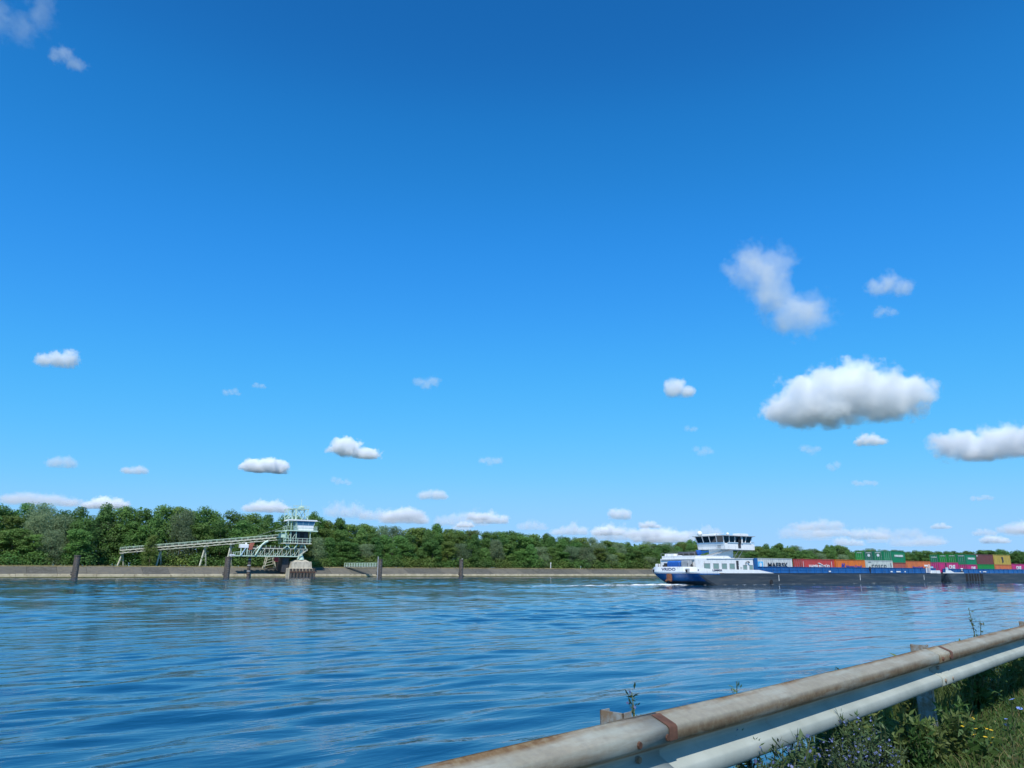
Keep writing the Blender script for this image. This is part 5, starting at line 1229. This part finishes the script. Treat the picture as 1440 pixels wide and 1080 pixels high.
def plant(kind, seed, h=.5):
    """list of (part name, mesh) for one plant about h tall at the origin"""
    r = np.random.default_rng(seed); parts = []; st = MB(); lp = []; fl = []
    ns = {'bugloss': 4, 'weed': 6, 'yellow': 3, 'chicory': 2, 'white': 5, 'sprig': 2}[kind]
    for k in range(ns):
        a = r.uniform(0, 6.28); sp = r.uniform(.05, .35) * h * (.6 if kind == 'sprig' else 1); hk = h * r.uniform(.75, 1.05)
        pts = [(0, 0, -.02), (math.cos(a) * sp * .35, math.sin(a) * sp * .35, hk * .45), (math.cos(a) * sp, math.sin(a) * sp, hk)]
        st.path(pts, [.006, .005, .002], 5)
        P0, P1, P2 = (np.array(q) for q in pts)
        nl = {'bugloss': 150, 'weed': 44, 'yellow': 16, 'chicory': 10, 'white': 26, 'sprig': 110}[kind]
        for i in range(nl):
            t = r.uniform(.08, 1.0); c3 = P0 * (1 - t) ** 2 + 2 * P1 * t * (1 - t) + P2 * t * t
            lp.append(c3 + r.normal(0, .012, 3))
        if kind in ('bugloss', 'sprig'):
            for i in range(13 if kind == 'bugloss' else 7):
                t = r.uniform(.45, 1.0); c3 = P0 * (1 - t) ** 2 + 2 * P1 * t * (1 - t) + P2 * t * t; fl.append(c3 + r.normal(0, .022 if kind == 'bugloss' else .008, 3))
        else: 
            if kind != 'weed': fl.append(P2)
            if kind == 'white':
                for i in range(5): fl.append(P2 + r.normal(0, .04, 3))
    parts.append(('stem', st.mesh('stem', G['stem'])))
    lm = {'bugloss': G['bug_leaf'], 'weed': G['pale'] if seed % 2 else G['weed'], 'yellow': G['weed'], 'chicory': G['weed'], 'white': G['weed'], 'sprig': G['bug_leaf']}[kind]
    parts.append(('foliage', leaf_cluster(lp, {'bugloss': .042, 'weed': .085, 'yellow': .09, 'chicory': .07, 'white': .06, 'sprig': .028}[kind], r, lm, 'foliage', .22 if kind == 'bugloss' else .34)))
    if kind == 'bugloss': parts.append(('blossom', leaf_cluster([f_ + r.normal(0, .006, 3) for f_ in fl for _ in range(2)], .016, r, G['blue'], 'blossom', .8)))
    elif kind == 'sprig': parts.append(('blossom', leaf_cluster(fl, .016, r, G['blue'] if seed % 2 else G['seed'], 'blossom', .8)))
    elif kind in ('yellow', 'chicory', 'white'):
        mt = {'yellow': G['yellow'], 'chicory': G['chic'], 'white': G['whitef']}[kind]; pr = {'yellow': .02, 'chicory': .026, 'white': .011}[kind]
        for f_ in fl:
            mb = MB(); npet = 12 if kind != 'white' else 6
            tl = r.normal(0, .25, 2)
            for i in range(npet):
                a = 2 * math.pi * i / npet; da = .2
                def pp(rad, aa, zz): x_, y_ = rad * math.cos(aa), rad * math.sin(aa); return (f_[0] + x_, f_[1] + y_, f_[2] + zz + x_ * tl[0] + y_ * tl[1])
                mb.add([pp(.002, a, 0), pp(pr * .7, a - da, .004), pp(pr, a, .006), pp(pr * .7, a + da, .004)], [(0, 1, 2, 3)])
            mb.ball((f_[0], f_[1], f_[2] + .003), pr * .25, 6, 4, .6)
            parts.append(('flower', mb.mesh('flower', mt)))
    return parts
_pp = {}
NAMES = {'bugloss': 'bugloss_plant', 'weed': 'leafy_weed', 'yellow': 'yellow_flower_plant', 'chicory': 'chicory_plant', 'white': 'white_flower_plant', 'sprig': 'tall_weed'}
LBL = {'bugloss': 'bushy blue-flowered bugloss growing in front of the guard rail', 'weed': 'leafy green weed at the foot of the guard rail', 'yellow': 'low plant with yellow daisy-like flowers in the verge grass', 'chicory': 'chicory plant with pale blue flowers in the open verge', 'white': 'plant with tiny white flowers behind the guard rail'}
def put(kind, s_, o_, h, seed, label=None, group=None):
    key = (kind, seed)
    if key not in _pp: _pp[key] = plant(kind, seed, 1.0 * {'bugloss': .5, 'weed': .4, 'yellow': .22, 'chicory': .3, 'white': .42, 'sprig': .6}[kind])
    b = {'bugloss': .5, 'weed': .4, 'yellow': .22, 'chicory': .3, 'white': .42, 'sprig': .6}[kind]
    p = rail_pt(s_, o_, float(ground_z(o_)))
    t = thing(NAMES[kind], p, label or LBL[kind], 'plant', group or (None if label else NAMES[kind].replace('_', ' ') + 's along the verge'))
    sc = h / b; t.scale = (sc, sc, sc); t.rotation_euler = (0, 0, tr.uniform(0, 6.28))
    for nm, me in _pp[key]:
        q_ = part(nm, me, t)
        if nm == 'blossom': q_['kind'] = 'stuff'
vr = random.Random(9)
# low clover-like cover between the grass
cr_ = np.random.default_rng(8); nC = 16000
cs, co_ = cr_.uniform(2.5, 14, nC), cr_.uniform(-.9, .9, nC); cz2 = ground_z(co_) + cr_.uniform(.01, .09, nC) * (.5 + .5 * np.sin(cs * 3.1) * np.sin(co_ * 7))
cp_ = np.stack([n0.x * (1.87 + co_) + d0.x * cs, n0.y * (1.87 + co_) + d0.y * cs, cz2], -1)
o = bpy.data.objects.new('ground_cover', leaf_cluster(cp_, .028, cr_, G['weed'], 'ground_cover', .7, 1.2)); COL.objects.link(o); tag(o, 'low leafy ground cover carpeting the verge beside the road', 'ground cover', kind='stuff')
# bugloss bank in front of the rail, (s, o, h)
put('bugloss', 3.66, -.12, .66, 1, 'tallest blue-flowered bugloss spike reaching across the guard rail')
for i in range(16):
    put('bugloss', vr.uniform(3.5, 5.0), vr.uniform(-.2, .12), vr.uniform(.36, .52), 1 + i % 4)
for i in range(12): put('weed', vr.uniform(4.6, 7.0), vr.uniform(-.1, .5), vr.uniform(.26, .42), 11 + i % 4)
for i in range(26): put('weed', vr.uniform(7.0, 14.0), vr.uniform(.15, 1.3), vr.uniform(.35, .62), 11 + i % 4, 'dark leafy weed in the thicket behind the guard rail', 'leafy weeds behind the rail')
for i in range(8): put('weed', vr.uniform(5.2, 6.6), vr.uniform(-.15, .1), vr.uniform(.2, .32), 11 + 2 * (i % 2))
for i in range(12): put('white', vr.uniform(8.2, 13.5), vr.uniform(.1, .8), vr.uniform(.4, .6), 21 + i % 3)
for (s_, o_) in ((6.02, .12), (6.25, -.02), (6.75, -.12), (6.55, -.22), (6.9, -.25), (7.2, -.1), (6.5, -.35)): put('yellow', s_, o_, vr.uniform(.14, .22), 31 + int(s_ * 10) % 3)
put('chicory', 7.6, -.28, .30, 41, 'chicory plant with two pale blue flowers beside the road verge')
put('chicory', 6.95, -.42, .24, 42, 'low chicory plant with pale blue flower nearest the asphalt')
# tall stems standing behind the rail
put('sprig', 3.37, .42, .84, 51, 'tall thin flowering stem rising behind the rail post')
put('sprig', 4.33, .45, .74, 53, 'short green sprig peeping over the guard rail between its posts')
put('sprig', 10.8, .6, .87, 52, 'dry brown weed stalk sticking up beyond the far rail post')
#@@CLOUDS@@
# ------------------------------------------------------------------ clouds: real volumes a few kilometres off
def cloud_material(name, lobes, S, amp, bias, sigma, nscale, seed, flat, base_z, gain):
    mat = bpy.data.materials.new(name); nt, out = nodes_of(mat); L = nt.links; N = nt.nodes
    tc = N.new('ShaderNodeTexCoord')
    def mth(op, a, b=None, clamp=False):
        n = N.new('ShaderNodeMath'); n.operation = op; n.use_clamp = clamp
        for i, q in enumerate((a, b)):
            if q is None: continue
            if isinstance(q, (int, float)): n.inputs[i].default_value = q
            else: L.new(q, n.inputs[i])
        return n.outputs[0]
    field = None
    for (cx_, cy2, cz_, rx, ry, rz) in lobes:      # metres, local
        sub = N.new('ShaderNodeVectorMath'); sub.operation = 'SUBTRACT'; L.new(tc.outputs['Object'], sub.inputs[0]); sub.inputs[1].default_value = (cx_, cy2, cz_)
        dv = N.new('ShaderNodeVectorMath'); dv.operation = 'DIVIDE'; L.new(sub.outputs[0], dv.inputs[0]); dv.inputs[1].default_value = (rx, ry, rz)
        ln = N.new('ShaderNodeVectorMath'); ln.operation = 'LENGTH'; L.new(dv.outputs[0], ln.inputs[0])
        v = mth('SUBTRACT', 1.0, ln.outputs['Value'])
        if field is None: field = v
        else:
            n = N.new('ShaderNodeMath'); n.operation = 'SMOOTH_MAX'; L.new(field, n.inputs[0]); L.new(v, n.inputs[1]); n.inputs[2].default_value = 0.25; field = n.outputs[0]
    no = N.new('ShaderNodeTexNoise'); no.noise_dimensions = '4D'; no.inputs['Scale'].default_value = nscale / S; no.inputs['Detail'].default_value = 6.0; no.inputs['Roughness'].default_value = 0.62
    no.inputs['W'].default_value = seed * 3.7; L.new(tc.outputs['Object'], no.inputs['Vector'])
    nz = mth('MULTIPLY', mth('SUBTRACT', no.outputs['Fac'], 0.5), amp)
    f = mth('ADD', field, nz)
    if flat > 0:                                    # flat condensation base
        sx = N.new('ShaderNodeSeparateXYZ'); L.new(tc.outputs['Object'], sx.inputs[0])
        zb = mth('MULTIPLY', mth('SUBTRACT', base_z, sx.outputs['Z']), 5.0 * flat / S)
        f = mth('SUBTRACT', f, mth('MAXIMUM', zb, 0.0))
    den = mth('MULTIPLY', mth('MULTIPLY', mth('SUBTRACT', f, bias), gain, True), sigma)
    pv = N.new('ShaderNodeVolumePrincipled'); pv.inputs['Color'].default_value = (0.985, 0.993, 1.0, 1); pv.inputs['Anisotropy'].default_value = -0.25
    L.new(den, pv.inputs['Density']); L.new(pv.outputs[0], out.inputs['Volume'])
    return mat

def cloud(u, v, wpx, hpx, label, lobes=None, amp=1.7, bias=0.12, tau=9, nscale=2.4, seed=1, flat=1.0, alt=1350.0, group=None):
    """u,v centre in photo pixels; the distance comes from a common cloud-base height."""
    d = ray(u, v + hpx * 0.5)
    t = (alt - CAM_H) / d.z
    c = d * t; hd = math.hypot(c.x, c.y)
    mpp = t / (FPX / (d.dot(fw)))                   # metres per pixel at that distance
    W, Hh = wpx * mpp * 0.5, hpx * mpp * 0.5
    D = min(W, max(Hh * 1.2, W * .6)); S = max(Hh, W * 0.22)
    o_c = Vector((c.x, c.y, c.z + Hh)) if False else Vector((ray(u, v) * (t * 1.0)))
    o_c.z += CAM_H
    if lobes is None:                               # heaped puffs on a common base
        q_ = random.Random(seed * 13 + 5); nl = max(3, min(9, int(round(2.2 * wpx / hpx)))); lobes = []
        for i in range(nl):
            xa = -0.62 + 1.24 * (i + .5) / nl + q_.uniform(-.08, .08); hz = q_.uniform(.55, 1.0) * (1 - .45 * abs(xa) ** 1.5)
            lobes.append((xa, q_.uniform(-.3, .3), -.62 + .75 * hz if flat > 0 else q_.uniform(-.35, .35), q_.uniform(1.1, 1.7) / nl + .12, .75, 1.05 * hz))
    ls = [(a * W, b * D, e * Hh, q * W, q2 * D, q3 * Hh) for (a, b, e, q, q2, q3) in lobes]
    mat = cloud_material('cloud_' + str(seed), ls, S, amp, bias, tau / (2 * S), nscale, seed, flat, -Hh * .62, 4.0 if tau > 5 else 2.4)
    mb = MB(); mb.cbox(-W * 1.4, W * 1.4, -D * 1.4, D * 1.4, -Hh * 1.5, Hh * 1.7, min(Hh, D) * .3)
    ob = mb.build('cloud', mat)
    ob.location = o_c
    az = math.atan2(c.x, c.y); ob.rotation_euler = (0, 0, -az)
    tag(ob, label, 'cloud', group)
    return ob
# (u, v, w, h)
cloud(1185, 562, 218, 112, 'largest bright white heaped cloud with a grey flat base', [(-.25, 0, .02, .62, .9, .8), (.1, 0, .22, .6, .9, .75), (.55, 0, -.05, .5, .8, .6), (-.6, 0, -.15, .36, .7, .55)], seed=2, tau=7.5, amp=2.3, bias=.05, nscale=2.0)
cloud(1088, 408, 160, 150, 'torn wispy cloud twisting in two lobes high above the barge', [(-.25, 0, .5, .6, .8, .4), (-.02, 0, -.1, .4, .7, .5), (.35, 0, -.5, .6, .8, .38)], seed=3, tau=2.6, amp=3.2, bias=.12, nscale=2.2, flat=0)
cloud(1252, 404, 62, 46, 'small faint cloud puff alone in the blue right of the wispy cloud', seed=4, tau=1.5, amp=2.2, bias=.2, nscale=2, flat=0)
cloud(1244, 438, 44, 24, 'thin shred of cloud just under the small faint puff', seed=5, tau=0.7, amp=2.2, bias=.25, nscale=2, flat=0)
cloud(955, 547, 48, 40, 'small bright round cloud above the stern of the barge', seed=6, tau=4.5, amp=1.7, bias=.12, nscale=2, flat=.3)
cloud(1400, 624, 190, 66, 'ragged grey-white cloud bank right of the largest cloud', [(.15, 0, .0, .75, .9, .75), (-.5, 0, .2, .4, .8, .5), (-.2, 0, -.35, .5, .8, .45)], seed=7, tau=4.5, amp=2.8, bias=.06, nscale=2)
cloud(1224, 619, 52, 24, 'small cloud shred hanging under the largest cloud', seed=8, tau=3.5, amp=1.9, bias=.15)
cloud(1140, 634, 36, 22, 'tiny faint wisp below left of the largest cloud', seed=9, tau=0.7, amp=2, bias=.2, flat=0)
cloud(1172, 656, 24, 18, 'tiny detached wisp low under the largest cloud', seed=10, tau=0.7, amp=2, bias=.2, flat=0)
cloud(500, 632, 84, 38, 'white cloud with a tapering tail above the far wood', [(-.35, 0, .15, .55, .9, .8), (.3, 0, -.3, .6, .8, .5)], seed=11, tau=7, amp=2.2, bias=.08, nscale=2)
cloud(372, 655, 72, 30, 'smooth oval white cloud above the loading tower', seed=12, tau=7, amp=1.9, bias=.08, nscale=2)
cloud(190, 661, 50, 18, 'flat pale cloud above the conveyor', seed=13, tau=1.6, amp=1.6, bias=.12)
cloud(88, 650, 48, 26, 'slanting pale cloud above the first mooring pile', seed=14, tau=1.6, amp=1.6, bias=.12)
cloud(82, 504, 64, 40, 'ragged bright cloud puff high above the left end of the wood', seed=15, tau=4.5, amp=2.0, bias=.15, nscale=4, flat=.4)
cloud(600, 538, 44, 28, 'faint ragged puff high between the tower and the barge', seed=16, tau=0.9, amp=2.1, bias=.18, flat=0)
cloud(95, 84, 60, 34, 'thin white wisp near the top of the sky', seed=17, tau=.8, amp=2.2, bias=.18, flat=0)
cloud(30, 28, 110, 90, 'broad thin veil of cloud highest in the sky', seed=18, tau=.6, amp=2.5, bias=.25, flat=0, nscale=3)
cloud(150, 708, 84, 24, 'bright low cumulus peeking over the wood by the conveyor', seed=19, tau=4, amp=2.2, bias=.08)
cloud(60, 703, 150, 22, 'long pale low cloud behind the treetops at the left end of the wood', seed=20, tau=1.4, amp=2.6, bias=.1)
cloud(872, 722, 44, 26, 'small heaped cloud standing above the low cloud bank', seed=21, tau=3, amp=2.2, bias=.1)
cloud(610, 696, 60, 20, 'grey smear of cloud above the low bank over the wood', seed=22, tau=1.6, amp=1.9, bias=.15)
low = []
lq = random.Random(33)
for (u0, u1, v0, v1, n_) in ((450, 580, 714, 728, 5), (640, 800, 722, 742, 6), (800, 930, 738, 756, 6), (930, 1010, 742, 760, 3), (1060, 1170, 738, 754, 5), (1180, 1320, 746, 764, 6), (1320, 1450, 736, 764, 7), (330, 400, 712, 720, 1)):
    for i in range(n_):
        w = lq.uniform(30, 95); low.append((lq.uniform(u0, u1), lq.uniform(v0, v1), w, w * lq.uniform(.2, .34) + 4, lq.choice((.6, .9, 1.4, 2.4))))
for i, (u, v, w, h, tau) in enumerate(low):
    cloud(u, v, w, h, 'low distant cloud in the pale bank along the horizon', seed=100 + i, tau=tau, amp=2.6, bias=.06, nscale=2.2, group='low distant clouds along the horizon')
for i, (u, v, w, h) in enumerate([(1216, 680, 44, 12), (990, 634, 40, 18), (973, 602, 24, 14), (325, 551, 34, 12), (365, 542, 26, 10), (690, 648, 50, 16), (480, 677, 40, 14), (1380, 700, 40, 10)]):
    cloud(u, v, w, h, 'tiny faint grey wisp drifting in the clear blue sky', seed=60 + i, tau=0.45, amp=2.0, bias=.15, flat=0, group='tiny faint wisps')
